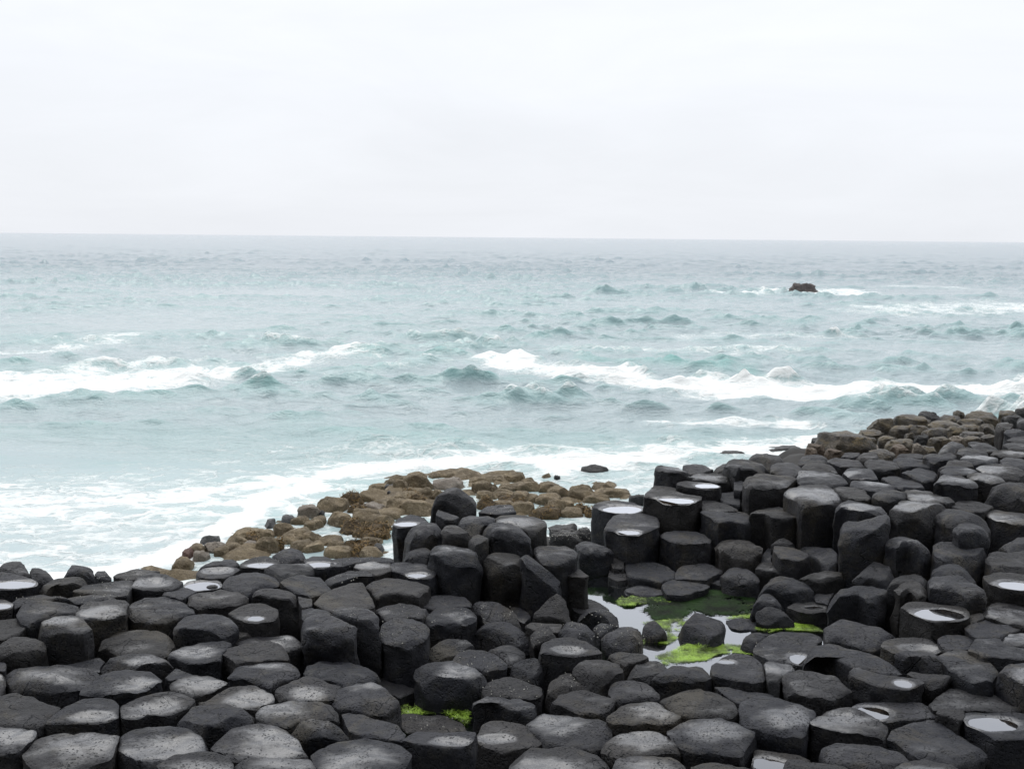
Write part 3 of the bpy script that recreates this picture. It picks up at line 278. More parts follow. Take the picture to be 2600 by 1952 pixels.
["ledge with a small white glint below the weedy stones","D",[4.635,11.701,1.398],[0,0],[4.445,11.724,4.572,11.884,4.801,11.917,4.844,11.787,4.714,11.587,4.595,11.498,4.468,11.492],None,None],
["thin flat column under the weedy stones, left of the glinting ledge","D",[4.471,12.116,1.322],[0,0],[4.296,12.097,4.397,12.26,4.578,12.246,4.644,12.158,4.524,11.974,4.415,12.035],None,None],
["low column with a wet back edge, left of the wrinkled bulging column","Dw",[3.615,11.17,1.325],[0,0],[3.435,11.21,3.528,11.411,3.648,11.477,3.784,11.382,3.769,11.109,3.719,10.884,3.574,10.877,3.436,10.945],None,None],
["grey flat column below the yellow weedy slab","D",[3.628,11.736,1.316],[0,0],[3.437,11.823,3.559,11.98,3.709,11.987,3.824,11.798,3.783,11.587,3.604,11.497,3.501,11.574],None,None],
["end column of the right plateau beside the surf inlet","D",[3.33,12.017,1.298],[0,0],[3.115,11.771,3.24,12.124,3.363,12.288,3.496,12.317,3.531,12.093,3.418,11.785,3.262,11.777,3.147,11.73],None,None],
["low column in front of the end column by the surf inlet","D",[3.265,11.531,1.302],[0,0],[3.082,11.543,3.196,11.755,3.343,11.762,3.449,11.683,3.419,11.318,3.272,11.351,3.115,11.384],None,None],
["small stone tucked under the yellow weedy slab","F",[3.819,12.164,1.313],[0,0],[3.685,12.113,3.817,12.347,3.957,12.307,3.882,12.122,3.769,11.984],None,None],
["tilted ribbed stone in front of the weedy slab's right end","B",[3.983,12.121,1.321],[0,0],[3.762,11.901,4.005,12.316,4.171,12.441,4.128,12.094,3.944,11.931,3.822,11.817],None,None],
["sloping smooth stone right below the weedy rocks","R",[5.015,12.319,1.387],[0,0],[4.771,12.155,5.003,12.548,5.192,12.682,5.221,12.413,5.143,12.267,5.014,12.167,4.895,11.979,4.736,11.972],None,None],
["flat far column beside the weedy rocks, above the paved right plateau","D",[5.371,12.389,1.386],[0,0],[5.274,12.566,5.381,12.67,5.507,12.578,5.527,12.29,5.346,12.118,5.234,12.228],None,None],
["far flat column behind the wet-lined one, upper right plateau","D",[5.109,12.044,1.391],[0,0],[4.894,11.955,5.042,12.237,5.206,12.268,5.288,12.064,5.227,11.881,5.086,11.875,4.936,11.824],None,None],
["column with a short white wet dash, upper right plateau","Dw",[4.998,11.606,1.403],[0,0],[4.797,11.586,4.939,11.853,5.098,11.905,5.248,11.693,5.117,11.392,4.939,11.323,4.796,11.378],None,None],
["far column with a white wet line near the right edge","Dw",[5.484,11.952,1.397],[0,0],[5.261,11.942,5.395,12.13,5.568,12.185,5.708,12.008,5.647,11.783,5.452,11.731,5.288,11.745],None,None],
["far column at the right edge in front of the white wet line","D",[5.284,11.303,1.411],[0,0],[5.172,11.483,5.3,11.658,5.477,11.581,5.48,11.252,5.308,10.97,5.198,11.081,5.105,11.235],None,None],
["smooth far column at the right edge behind the white wet line","D",[5.769,12.352,1.392],[0,0],[5.635,12.477,5.756,12.606,5.93,12.565,5.944,12.325,5.798,12.108,5.605,12.168],None,None],
["farthest plain column at the right edge, under the weed-topped block","D",[6.019,12.851,1.386],[0,0],[5.819,12.789,5.98,13.004,6.173,13.093,6.22,12.912,6.039,12.625,5.852,12.615],None,None],
["weed-topped block at the right edge above the farthest plain column","Bk",[6.19,13.334,1.392],[0,0],[6.015,13.297,6.182,13.587,6.316,13.537,6.387,13.372,6.208,13.091,6.039,13.136],None,None],
["squared weedy block left of the right-edge weed-topped block","Bk",[6.287,13.866,1.393],[0,0],[6.169,13.875,6.294,14.094,6.406,14.069,6.364,13.708,6.267,13.645,6.171,13.698],None,None],
["plain grey stone at the right edge above the weed-topped block","R",[6.441,13.709,1.466],[0,0],[6.393,13.782,6.499,13.972,6.621,13.886,6.421,13.458,6.312,13.539],None,None],
["angular column with a crescent of bright water, near shore of the big pool","Hp",[1.56,7.184,0.818],[0,0],[1.362,7.093,1.382,7.232,1.49,7.378,1.583,7.461,1.692,7.397,1.742,7.326,1.723,7.143,1.691,6.981,1.607,6.927,1.499,6.983,1.371,7.053],[1.5,7.288,0.06,0.032],"crescent of bright water on the angular column at the near pool shore"],
["rough brown-grey column left of the bright crescent, near shore of the big pool","D",[1.174,7.085,0.815],[0,0],[0.941,7.026,1.02,7.108,1.112,7.193,1.17,7.222,1.287,7.211,1.336,7.157,1.357,7.062,1.304,6.968,1.208,6.953,1.133,6.977,1.031,6.988],None,None],
["smooth dome behind the heart-shaped wet column, below the bright crescent","D",[1.234,6.703,0.777],[0,0],[0.968,6.746,1.012,6.845,1.128,6.937,1.247,6.933,1.37,6.841,1.443,6.72,1.439,6.601,1.42,6.531,1.333,6.484,1.233,6.499,1.114,6.513,1.045,6.546],None,None],
["sunken slab in front of the bright-crescent column","F",[1.525,6.838,0.772],[0,0],[1.352,6.967,1.443,6.956,1.558,6.882,1.7,6.873,1.739,6.799,1.613,6.784,1.496,6.708,1.453,6.744,1.375,6.865],None,None],
["high rounded column with a brown rim and dark front, lower right middle","D",[1.976,6.859,0.836],[0,0],[1.797,6.968,1.859,7.049,1.945,7.098,2.05,7.094,2.182,7.003,2.222,6.81,2.133,6.734,2.034,6.634,1.916,6.692,1.849,6.764,1.789,6.788],None,None],
["large smooth dome with a sheer black front, right of the heart-shaped wet column","Dw",[1.658,6.479,0.789],[0,0],[1.441,6.575,1.467,6.67,1.543,6.744,1.636,6.777,1.753,6.736,1.855,6.643,1.914,6.551,1.873,6.47,1.814,6.358,1.746,6.207,1.656,6.237,1.507,6.308,1.433,6.405],None,None],
["big sharp-edged column with a pale heart-shaped wet patch, bottom right middle","Dw",[1.196,6.22,0.786],[0,0],[0.939,6.238,0.993,6.357,1.082,6.436,1.184,6.467,1.317,6.43,1.406,6.366,1.478,6.281,1.452,6.207,1.334,5.993,1.216,6.015,1.021,6.045,0.98,6.135],None,None],
["column cropped by the bottom edge, before the heart-shaped wet column","D",[1.19,5.84,0.747],[0,0],[1.029,5.883,1.09,5.931,1.182,5.943,1.335,5.927,1.39,5.871,1.297,5.742,1.036,5.737],None,None],
["rough column with a white pitted wet right half and dark front","Dw",[2.058,6.392,0.799],[0,0],[1.84,6.402,1.892,6.47,1.981,6.563,2.064,6.594,2.18,6.568,2.256,6.455,2.293,6.335,2.231,6.206,2.14,6.214,2.035,6.254,1.933,6.305,1.84,6.347],None,None],
["low smooth dome in the bottom row, in front of the white pitted column","D",[2.037,6.03,0.76],[0,0],[1.816,6.065,1.837,6.126,1.945,6.179,2.045,6.201,2.189,6.143,2.274,6.055,2.298,5.958,2.165,5.871,1.987,5.868,1.833,5.949],None,None],
["column cropped by the bottom edge, right of the dark bottom puddle","D",[1.718,5.866,0.748],[0,0],[1.548,5.883,1.585,5.96,1.69,5.986,1.798,5.983,1.875,5.937,1.925,5.881,1.821,5.752,1.559,5.747],None,None],
["sunken hollow with black water under the large smooth dome, bottom edge","Hp",[1.562,6.052,0.697],[0,0],[1.406,6.039,1.463,6.219,1.557,6.2,1.708,6.153,1.767,6.095,1.668,5.996,1.555,5.919,1.396,5.888],[1.507,6.041,0.105,0.078],"black water under the large smooth dome at the bottom edge"],
["broken low stone with wet spots between the bright crescent and the rounded column","Bw",[1.804,7.067,0.839],[0,0],[1.732,7.189,1.788,7.29,1.842,7.22,1.979,7.167,1.945,7.098,1.807,6.987,1.76,6.856,1.698,6.855,1.705,6.998],None,None],
["long ridge-backed column with a curved black left face, near shore of the pool","D",[2.327,7.215,0.875],[0,0],[2.021,7.225,2.138,7.441,2.263,7.528,2.381,7.447,2.519,7.317,2.594,7.188,2.603,6.966,2.506,6.929,2.316,7.045,2.258,7.167,2.227,7.295,2.158,7.367],None,None],
["flat column with a small jagged hole half bright half black","Hp",[2.462,6.867,0.881],[0,0],[2.254,6.987,2.306,7.056,2.407,6.977,2.479,6.913,2.589,6.902,2.678,6.865,2.68,6.801,2.611,6.737,2.512,6.685,2.422,6.714,2.32,6.787,2.249,6.92],[2.537,6.785,0.051,0.057],"small jagged puddle, half bright half black"],
["broken ledge with layered dark front, below the white-filmed angular column","B",[2.773,7.132,0.923],[0,0],[2.601,7.181,2.703,7.234,2.806,7.251,2.89,7.202,2.9,7.103,2.9,7.02,2.799,7.059,2.75,7.142,2.659,7.14],None,None],
["low layered chunk right of the jagged hole","B",[2.748,6.913,0.87],[0,0],[2.628,6.983,2.679,7.038,2.728,6.999,2.854,6.988,2.896,6.897,2.819,6.831,2.728,6.791,2.67,6.84],None,None],
["sloping dome right of the layered ledge","D",[3.019,6.995,0.922],[0,0],[2.886,7.176,3.014,7.273,3.142,7.255,3.211,7.1,3.202,6.909,3.072,6.738,2.98,6.736,2.92,6.837,2.885,6.942,2.891,7.064],None,None],
["angular column with a gleaming white film over its front half","Hw",[2.811,7.435,0.893],[0,0],[2.595,7.407,2.653,7.515,2.759,7.58,2.895,7.615,2.992,7.57,3.022,7.343,2.922,7.268,2.829,7.309,2.741,7.307,2.639,7.261],[2.862,7.369,0.115,0.075],None],
["long dark column below the tall leaning post","D",[2.543,7.774,0.857],[0,0],[2.326,7.858,2.407,7.978,2.52,8.059,2.582,8.07,2.689,7.935,2.774,7.837,2.799,7.692,2.698,7.61,2.577,7.499,2.474,7.527,2.394,7.634,2.284,7.647],None,None],
["flat round disc with a straight broken front edge, behind the right bottom puddle","F",[2.924,6.668,0.825],[0,0],[2.634,6.602,2.73,6.724,2.85,6.838,2.938,6.866,3.057,6.843,3.112,6.794,3.13,6.66,3.196,6.556,3.106,6.484,2.983,6.493,2.835,6.513,2.693,6.498,2.628,6.52],None,None],
["smooth curved basin with a black crescent of water","Hp",[2.451,6.562,0.794],[0,0],[2.138,6.59,2.217,6.686,2.478,6.716,2.621,6.695,2.666,6.602,2.682,6.567,2.627,6.474,2.531,6.45,2.315,6.412,2.246,6.466],[2.267,6.546,0.093,0.087],"black crescent of water in the smooth curved basin"],
["huge slanting column at the bottom right with a brown left edge","D",[2.515,6.176,0.782],[0,0],[2.247,6.222,2.316,6.329,2.473,6.42,2.579,6.501,2.635,6.468,2.674,6.38,2.722,6.263,2.746,6.15,2.777,6.05,2.667,5.96,2.523,5.881,2.463,5.899,2.337,5.944,2.308,6.09,2.275,6.181],None,None],
["column with a large glassy white puddle in the bottom right corner","Hp",[2.943,6.287,0.832],[0,0],[2.767,6.381,2.818,6.473,2.921,6.463,3.098,6.479,3.18,6.446,3.224,6.336,3.122,6.122,3.006,6.11,2.862,6.107,2.83,6.106,2.789,6.262,2.755,6.304],[2.927,6.319,0.152,0.093],"large glassy white puddle in the bottom right corner"],
["small squared stone left of the large glassy puddle","B",[2.693,6.41,0.829],[0,0],[2.614,6.431,2.659,6.5,2.812,6.492,2.784,6.412,2.72,6.323,2.674,6.388,2.624,6.42],None,None],
["wet column cropped by the bottom edge, below the huge slanting one","Dw",[2.336,5.818,0.784],[0,0],[2.151,5.832,2.241,5.9,2.362,5.95,2.424,5.913,2.48,5.885,2.53,5.821,2.383,5.692,2.167,5.688],None,None],
["white-wet column with a sheer black left side at the right edge","Dw",[3.254,6.706,0.982],[0,0],[3.139,6.774,3.242,6.882,3.383,6.953,3.469,6.875,3.281,6.479,3.203,6.561,3.168,6.66],None,None],
["flat column with a sharp brown left corner, right of the brown pool basin","F",[3.443,7.595,0.96],[0,0],[3.266,7.618,3.339,7.702,3.489,7.798,3.589,7.725,3.681,7.613,3.481,7.466,3.431,7.403,3.263,7.422],None,None],
["flush flat paving column at the right edge, split by a thin crack","F",[3.336,7.216,0.957],[0,0],[3.111,7.185,3.259,7.412,3.416,7.393,3.407,7.273,3.512,7.232,3.56,7.118,3.414,7.03,3.262,7.04,3.168,7.066,3.135,7.164],None,None],
["small flat paving column below the brown pool basin","F",[3.103,7.419,0.922],[0,0],[3.016,7.462,3.091,7.542,3.217,7.576,3.299,7.516,3.149,7.271,2.999,7.275,2.992,7.386],None,None],
["raised flat stone with a white wet corner at the right edge, above the paving column","Dw",[3.554,7.375,0.954],[0,0],[3.445,7.434,3.521,7.505,3.643,7.516,3.734,7.426,3.647,7.244,3.49,7.255,3.411,7.282],None,None],
["wet slanting column at the right edge, below the pothole with dark water","Dw",[3.69,7.831,0.984],[0,0],[3.507,7.873,3.604,8.017,3.712,8.074,3.827,8.104,3.881,7.989,3.925,7.833,3.777,7.58,3.669,7.577,3.593,7.673,3.482,7.787],None,None],
["hexagonal basin of brown water with one bright end, right of the tall leaning post","Hp",[3.116,7.811,1.008],[0,0],[2.895,7.892,2.962,7.983,3.017,8.038,3.154,8.024,3.253,7.973,3.388,7.941,3.373,7.818,3.329,7.698,3.236,7.638,3.078,7.592,3.007,7.599,2.956,7.722,2.917,7.823],[3.134,7.769,0.167,0.117],"brown water with a bright end in the hexagonal basin"],
["big smooth dome behind the hexagonal brown basin","D",[3.39,8.148,1.104],[0,0],[3.246,8.285,3.315,8.388,3.421,8.422,3.534,8.395,3.592,8.236,3.538,7.895,3.484,7.948,3.384,7.891,3.324,8.018,3.256,8.072,3.199,8.127],None,None],
["pothole column with dark water at the right edge","Hp",[3.859,8.218,1.119],[0,0],[3.687,8.332,3.76,8.375,3.853,8.46,4.039,8.404,4.162,8.287,4.049,8.05,3.842,7.988,3.709,8.022,3.665,8.154],[3.832,8.111,0.108,0.093],"dark water in the pothole at the right edge"],
["hump of rock between the wavy lump and the big smooth dome","R",[3.525,8.502,1.093],[0,0],[3.363,8.528,3.416,8.636,3.581,8.75,3.661,8.709,3.666,8.517,3.632,8.272,3.517,8.348,3.424,8.427],None,None],
["rounded rough stone behind the tall leaning post","R",[3.223,8.641,0.999],[0,0],[3.009,8.506,3.111,8.695,3.209,8.794,3.343,8.787,3.414,8.683,3.325,8.496,3.212,8.512,3.11,8.509],None,None],
["tall leaning post with a narrow round head, left of the hexagonal basin","R",[3.116,8.276,1.03],[0,0],[2.952,8.233,3.068,8.393,3.159,8.476,3.245,8.438,3.244,8.3,3.172,8.107,3.117,8.087,3.074,8.217,2.986,8.158],None,None],
["chunky grey boulder below the leaning slab of the wall","B",[3.012,8.848,0.992],[0,0],[2.775,8.685,2.907,8.882,3.082,9.101,3.137,9.046,3.186,8.935,3.153,8.782,3.044,8.61,2.923,8.69,2.826,8.645],None,None],
["rough rock mass at the right edge below the black wall front","B",[4.078,8.685,1.137],[0,0],[3.889,8.768,4.062,9.051,4.13,8.935,4.254,8.963,4.399,9.062,4.421,8.899,4.2,8.433,4.011,8.345,3.841,8.422,3.87,8.635],None,None],
["sloping dark stone at the right edge under the black-fronted column","R",[4.375,9.201,1.137],[0,0],[4.136,9.114,4.353,9.331,4.513,9.438,4.693,9.47,4.513,9.09,4.255,8.964,4.149,8.948],None,None],
["low flat patch right of the hexagonal brown basin","F",[3.417,7.78,0.971],[0,0],[3.39,7.856,3.511,7.894,3.472,7.773,3.326,7.67],None,None]]
# label, kind, group, x, y, base z, half width, half depth, height
BOUL=[
["grey rounded boulder at the far left tip of the brown boulders, in the foam","grey","b",-3.639,12.987,0.0,0.095,0.1,0.08],
["dark brown boulder left of the reddish stone at the left tip","brown","b",-3.676,12.571,0.0,0.096,0.1,0.08],
["pale mottled boulder beside the dark brown one at the left tip","pale","b",-3.502,12.674,0.0,0.116,0.1,0.08],
["low reddish stone washed by foam below the dark brown tip boulder","red","b",-3.739,12.413,0.0,0.054,0.087,0.08],
["slab-like boulder facing the open surf, left edge of the main boulder field","brown","b",-3.27,13.304,0.0,0.174,0.142,0.08],
["low boulder with water running over it, below the surf-facing slab","brown","b",-3.306,12.981,0.0,0.104,0.1,0.08],
["small brown weed hump between the surf slab and the pale wedge boulder","shaggy","b",-3.155,13.021,0.0,0.076,0.1,0.08],
["flat washed stone under the small brown weed hump","flat","b",-3.252,12.915,0.0,0.094,0.1,0.08],
["long thin brown stone right of the surf-facing slab","flat","b",-3.059,13.269,0.0,0.116,0.1,0.08],
["washed pale stone with a white trickle left of the large wedge boulder","pale","b",-3.086,12.77,0.0,0.075,0.1,0.08],
["large wedge boulder with a pale top and dark foot, above the two lens puddles","brown","b",-2.863,12.649,0.0,0.129,0.103,0.156],
["dark brown weedy lump at the right side of the large wedge boulder","shaggy","b",-2.748,12.722,0.0,0.051,0.041,0.103],
["upper of two overlapping boulders above the large wedge boulder","brown","b",-2.831,13.392,0.0,0.112,0.09,0.129],
["long speckled boulder in front of the upper overlapping one","brown","b",-2.654,13.327,0.0,0.16,0.126,0.08],
["low dark boulder under the long speckled one","brown","b",-2.667,13.071,0.0,0.11,0.1,0.08],
["brown stone half drowned in foam left of the pale trickle stone","brown","b",-3.373,12.517,0.0,0.091,0.1,0.08],
["flat drowned stone behind the half drowned brown one","flat","b",-3.279,12.633,0.0,0.088,0.1,0.08],
["foam-covered pale stone below the dark brown tip boulder","pale","b",-3.573,12.353,0.0,0.081,0.1,0.08],
["faint low stone under thin foam near the black columns at left","flat","b",-3.676,11.988,0.0,0.101,0.1,0.08],
["tiny grey stone in the surf above the overlapping boulders","grey","b",-3.078,13.744,0.0,0.06,0.096,0.08],
["flat grey stone at the surf above the long speckled boulder","grey","b",-2.881,13.988,0.0,0.097,0.1,0.08],
["angular brown boulder right of the low dark boulder","brown","b",-2.43,13.12,0.0,0.11,0.088,0.102],
["pair-like low boulder, darker left half, below the angular brown one","brown","b",-2.452,12.791,0.0,0.145,0.1,0.08],
["tan boulder overlapping the pair-like low one in front","brown","b",-2.344,12.712,0.0,0.107,0.1,0.08],
["pinkish grey boulder with a red stained foot, at the surf","pale","b",-2.689,14.265,0.0,0.145,0.116,0.153],
["striped round boulder right of the pinkish grey one","brown","b",-2.424,14.681,0.0,0.197,0.157,0.155],
["pointed weedy boulder behind the striped round one","shaggy","b",-2.212,15.043,0.0,0.142,0.113,0.151],
["broad lumpy boulder right of the pointed weedy one","brown","b",-1.93,15.29,0.0,0.191,0.153,0.125],
["low boulder at the surf behind the broad lumpy one","brown","b",-1.939,15.851,0.0,0.141,0.1,0.08],
["small dark stone left of the tall shaded brown block","dark","b",-1.783,15.823,0.0,0.063,0.1,0.08],
["low stone at the surf left of the tallest brown boulder","brown","b",-1.821,16.216,0.0,0.071,0.1,0.08],
["tall shaded brown block leaning on the tallest boulder","brown","b",-1.605,15.574,0.0,0.102,0.081,0.214],
["small top stone behind the tall shaded brown block","brown","b",-1.705,16.461,0.0,0.083,0.1,0.08],
["tallest round brown boulder, crown of the boulder field","brown","b",-1.378,16.014,0.0,0.205,0.164,0.232],
["small stone right behind the tallest brown boulder","brown","b",-1.196,16.673,0.0,0.085,0.1,0.08],
["rounded stone on the skyline right of the tallest boulder","brown","b",-1.071,16.707,0.0,0.103,0.1,0.08],
["low skyline stone behind the black peaked block","brown","b",-0.925,16.685,0.0,0.079,0.1,0.08],
["pale-topped broad boulder between the tallest one and the black peak","pale","b",-0.928,16.114,0.0,0.244,0.195,0.122],
["rounded ochre boulder below the tall shaded block","shaggy","b",-1.46,15.381,0.0,0.123,0.098,0.111],
["ochre boulder below the tallest one, right of the rounded ochre one","brown","b",-1.265,15.419,0.0,0.131,0.105,0.131],
["ochre sliver of boulder against the black peaked block","brown","b",-1.067,15.389,0.0,0.084,0.067,0.107],
["upper stone of the tan cluster left of the black peaked block","brown","b",-1.556,15.146,0.0,0.113,0.1,0.08],
["main tan boulder with a dark cleft left of the black peaked block","brown","b",-1.556,14.68,0.0,0.154,0.124,0.141],
["flat tan shelf rock behind the gleaming stack column","flat","b",-1.251,14.519,0.0,0.205,0.164,0.164],
["weedy dark strip of rock above the flat tan shelf","shaggy","b",-1.329,15.154,0.0,0.11,0.1,0.08],
["dark shiny stone below the tall shaded block","dark","b",-1.732,15.466,0.0,0.062,0.099,0.08],
["big square boulder standing in white water, middle of the field","brown","b",-2.21,13.887,0.0,0.164,0.131,0.146],
["small dark round stone in foam under the striped boulder","dark","b",-2.515,14.267,0.0,0.039,0.062,0.08],
["broad dark-sided boulder right of the big square one","brown","b",-1.89,13.968,0.0,0.177,0.142,0.181],
["pale shelf boulder behind the broad dark-sided one","pale","b",-1.906,14.686,0.0,0.149,0.1,0.08],
["weedy stone above the big square boulder","shaggy","b",-2.074,14.551,0.0,0.111,0.1,0.08],
["rounded tan boulder left of the gleaming stack column","brown","b",-1.686,13.861,0.0,0.156,0.125,0.121],
["smooth tan boulder behind the gleaming stack column","brown","b",-1.605,14.235,0.0,0.16,0.1,0.08],
["lower tan boulder with dark weed, left of the stack","shaggy","b",-1.643,13.606,0.0,0.129,0.107,0.08],
["shaggy weed mound right of the big square boulder","shaggy","b",-1.988,13.538,0.0,0.143,0.114,0.13],
["dark weedy boulder above the shallow mirror water","shaggy","b",-1.8,13.335,0.0,0.131,0.105,0.115],
["curly weedy boulder right of the shallow mirror water","shaggy","b",-1.703,13.258,0.0,0.121,0.103,0.08],
["small weedy stone touching the left flank of the stack","shaggy","b",-1.541,13.239,0.0,0.056,0.089,0.08],
["thin brown stone left of the big square boulder","flat","b",-2.482,13.924,0.0,0.106,0.1,0.08],
["flat pale stone with a white pool, under the pinkish boulder","flat","b",-2.703,13.916,0.0,0.116,0.1,0.08],
["flat brown stone at the edge of the shallow mirror water","flat","b",-2.511,13.693,0.0,0.105,0.1,0.08],
["low lobed stone with a knob, in the shallow mirror water","brown","b",-2.178,13.002,0.0,0.133,0.1,0.08],
["tan stone in front of the low lobed one with a knob","brown","b",-2.085,12.853,0.0,0.096,0.1,0.08],
["long weedy stone right of the tan stone in mirror water","shaggy","b",-1.838,12.795,0.0,0.133,0.1,0.08],
["orange-brown weed clump in front of the long weedy stone","shaggy","b",-1.722,12.716,0.0,0.121,0.1,0.08],
["tan slab behind the orange-brown weed clump","brown","b",-1.674,12.951,0.0,0.137,0.1,0.08],
["dark stone against the left foot of the stack","dark","b",-1.565,12.636,0.0,0.06,0.096,0.08],
["smooth low boulder just above the pale barnacled ledge","brown","b",-1.987,12.508,0.0,0.164,0.1,0.08],
["small weed tuft stone right of the smooth low boulder","shaggy","b",-1.801,12.528,0.0,0.057,0.091,0.08],
["reddish-brown slab between the stack foot and the barnacled ledge","brown","b",-1.624,12.51,0.0,0.126,0.1,0.08],
["drum-shaped brown boulder just right of the black peaked block","brown","b",-0.423,15.76,0.0,0.14,0.112,0.154],
["small rounded stone touching the drum-shaped brown boulder","brown","b",-0.261,15.743,0.0,0.074,0.06,0.107],
["flat stone at the surf right of the drum-shaped boulder","flat","b",-0.479,16.34,0.0,0.142,0.1,0.08],
["long flat stone on the skyline, left of the conical one","flat","b",-0.229,16.441,0.0,0.152,0.1,0.08],
["conical brown boulder on the skyline of the right boulder field","brown","b",0.031,16.521,0.0,0.143,0.115,0.129],
["flat oval stone lying in a white pool","flat","b",-0.056,15.927,0.0,0.133,0.1,0.08],
["flat weedy stones left end, right of the black peak","flat","b",-0.344,15.426,0.0,0.14,0.1,0.08],
["shaggy dark weed heap behind the stack top","shaggy","b",-0.345,14.873,0.0,0.122,0.097,0.124],
["low tan rock behind the stack's barnacled edge","flat","b",-0.082,15.542,0.0,0.169,0.11,0.08],
["curly weed-draped rock in the middle of the right field","shaggy","b",0.042,15.196,0.0,0.181,0.157,0.08],
["flat tan rock above the barnacled back edge of the stack","flat","b",-0.117,14.869,0.0,0.148,0.106,0.08],
["small pointed stone at the surf, right boulder field","brown","b",0.545,16.675,0.0,0.066,0.1,0.08],
["small dark stone next to the small pointed one","dark","b",0.702,16.561,0.0,0.045,0.072,0.08],
["wide boulder behind the pools of the right field, flat front","brown","b",0.231,15.985,0.0,0.182,0.146,0.109],
["narrow stone sloping right from the conical boulder","brown","b",0.269,16.341,0.0,0.107,0.102,0.08],
["flat weedy reef right of the wide flat-fronted boulder","flat","b",0.554,15.958,0.0,0.165,0.132,0.102],
["block-like left end of the isolated reef by the surf","brown","b",1.034,15.526,0.0,0.183,0.146,0.167],
["rounded top stone of the isolated reef by the surf","brown","b",1.343,16.048,0.0,0.131,0.114,0.08],
["right part of the isolated reef with dark cracks","brown","b",1.432,15.737,0.0,0.247,0.173,0.08],
["low apron of the isolated reef in front, near the bright post","flat","b",1.224,15.276,0.0,0.166,0.1,0.08],
["smooth ridge-shaped boulder right centre of the field","brown","b",0.552,15.197,0.0,0.173,0.139,0.1],
["rounded brown boulder right of the smooth ridge-shaped one","brown","b",0.626,14.8,0.0,0.121,0.097,0.129],
["broad tan boulder above the mirror pool behind the stack","brown","b",0.183,14.635,0.0,0.151,0.121,0.125],
["dark-footed boulder mirrored in the still pool behind the stack","shaggy","b",0.481,14.427,0.0,0.193,0.155,0.118],
["small round boulder at the back of the still pool","brown","b",0.781,14.919,0.0,0.1,0.122,0.08],
["low tan boulder right of the dark-footed mirrored one","flat","b",0.802,14.486,0.0,0.139,0.118,0.08],
["weedy stone at the right of the still pool","shaggy","b",0.958,14.694,0.0,0.093,0.1,0.08],
["small weedy stone against the free-standing bright post","shaggy","b",1.045,14.456,0.0,0.045,0.072,0.08],
["flat reef stone left of the isolated reef","flat","b",0.714,15.683,0.0,0.153,0.123,0.101],
["flat tan rock between the conical boulder and the ridge-shaped one","flat","b",0.126,15.193,0.0,0.132,0.106,0.131],
["small flat weedy rock left of the ridge-shaped boulder","flat","b",0.303,15.264,0.0,0.089,0.1,0.08],
["black rough ledge at the near side of the still pool","dark","b",0.616,12.642,0.25,0.154,0.108,0.08],
["flat black stone thick with white barnacles, right foot of the stack","barn","b",0.636,12.316,0.25,0.161,0.1,0.08],
["speckled dark boulder left of the free-standing bright post","barn","b",0.832,12.429,0.25,0.113,0.091,0.111],
["dark slab behind the bright-puddle post","dark","b",1.781,15.18,0.0,0.094,0.075,0.121],
["large yellow-weeded slab rock with an undercut black front","slab","p",4.095,13.331,1.183,0.295,0.236,0.216],
["weedy lump on the right shoulder of the large weeded slab","slab","p",4.973,14.987,1.024,0.135,0.108,0.108],
["warm brown block at the surf end of the right plateau","brownblock","p",3.693,13.176,1.183,0.088,0.1,0.08],
["small brown cube under the warm brown block","brownblock","p",3.499,12.677,1.231,0.059,0.095,0.08],
["dark kelp-hung rock at the left end of the large weeded slab","dark","p",3.991,14.112,1.097,0.071,0.1,0.08],
["tan stone under the overhang of the large weeded slab","brownblock","p",3.738,12.504,1.251,0.095,0.1,0.08],
["kelp-covered rock awash at the surf, right of three","kelp","b",4.796,19.081,0.0,0.26,0.208,0.126],
["kelp-covered rock awash at the surf, middle of three","kelp","b",3.738,18.525,0.0,0.214,0.149,0.08],
["kelp-covered rock awash at the surf, left of three","kelp","b",1.319,17.267,0.0,0.156,0.1,0.08],
["tall gold-topped rock at the left end of the weedy promontory","weed","p",5.449,15.99,0.947,0.195,0.156,0.217],
["gold-crusted rock right of the tall gold-topped one","weed","p",6.328,17.233,0.861,0.286,0.229,0.152],
["black cube of rock on the promontory skyline","dark","p",6.713,17.548,0.832,0.161,0.128,0.193],
["low weedy skyline rock right of the black cube","weed","p",7.182,17.815,0.817,0.137,0.168,0.08],
["small knob of weedy rock on the skyline, right part","weed","p",7.71,18.793,0.75,0.064,0.1,0.08],
["large tan-weeded skyline rock near the right edge","weed","p",7.61,17.654,0.832,0.231,0.184,0.166],
["weedy rock below the black cube","weed","p",6.64,16.715,0.899,0.227,0.203,0.08],
["dark hollow rock below the gold-crusted one","weed","p",5.877,15.611,0.976,0.138,0.11,0.13],
["slanted silvery rock in the middle of the promontory","weed","p",5.84,14.938,1.034,0.158,0.127,0.152],
["flat-faced weedy slab right of the slanted silvery rock","weed","p",6.387,15.651,0.976,0.155,0.124,0.111],
["thin tilted slab with a dark shadow under it, right skyline","weed","p",7.146,16.933,0.88,0.176,0.141,0.114],
["squared weedy stone right of the thin tilted slab","weed","p",6.968,16.016,0.947,0.127,0.101,0.125],
["flat gold slab under the thin tilted slab","weed","p",6.807,16.149,0.938,0.174,0.122,0.08],
["gold-speckled slab right middle of the promontory","weed","p",6.401,15.094,1.024,0.141,0.141,0.08],
["tumbled weedy stone at the right end of the promontory","weed","p",6.316,14.292,1.092,0.139,0.111,0.116],
["rough rock at the foot of the tall gold-topped one","weed","p",5.548,15.591,0.976,0.135,0.108,0.119],
["weed-clad stone left of the rough foot rock","weed","p",5.009,15.145,1.015,0.139,0.151,0.08],
["curved strap-hung stone in the middle left of the promontory","weed","p",4.935,13.792,1.13,0.179,0.1,0.08],
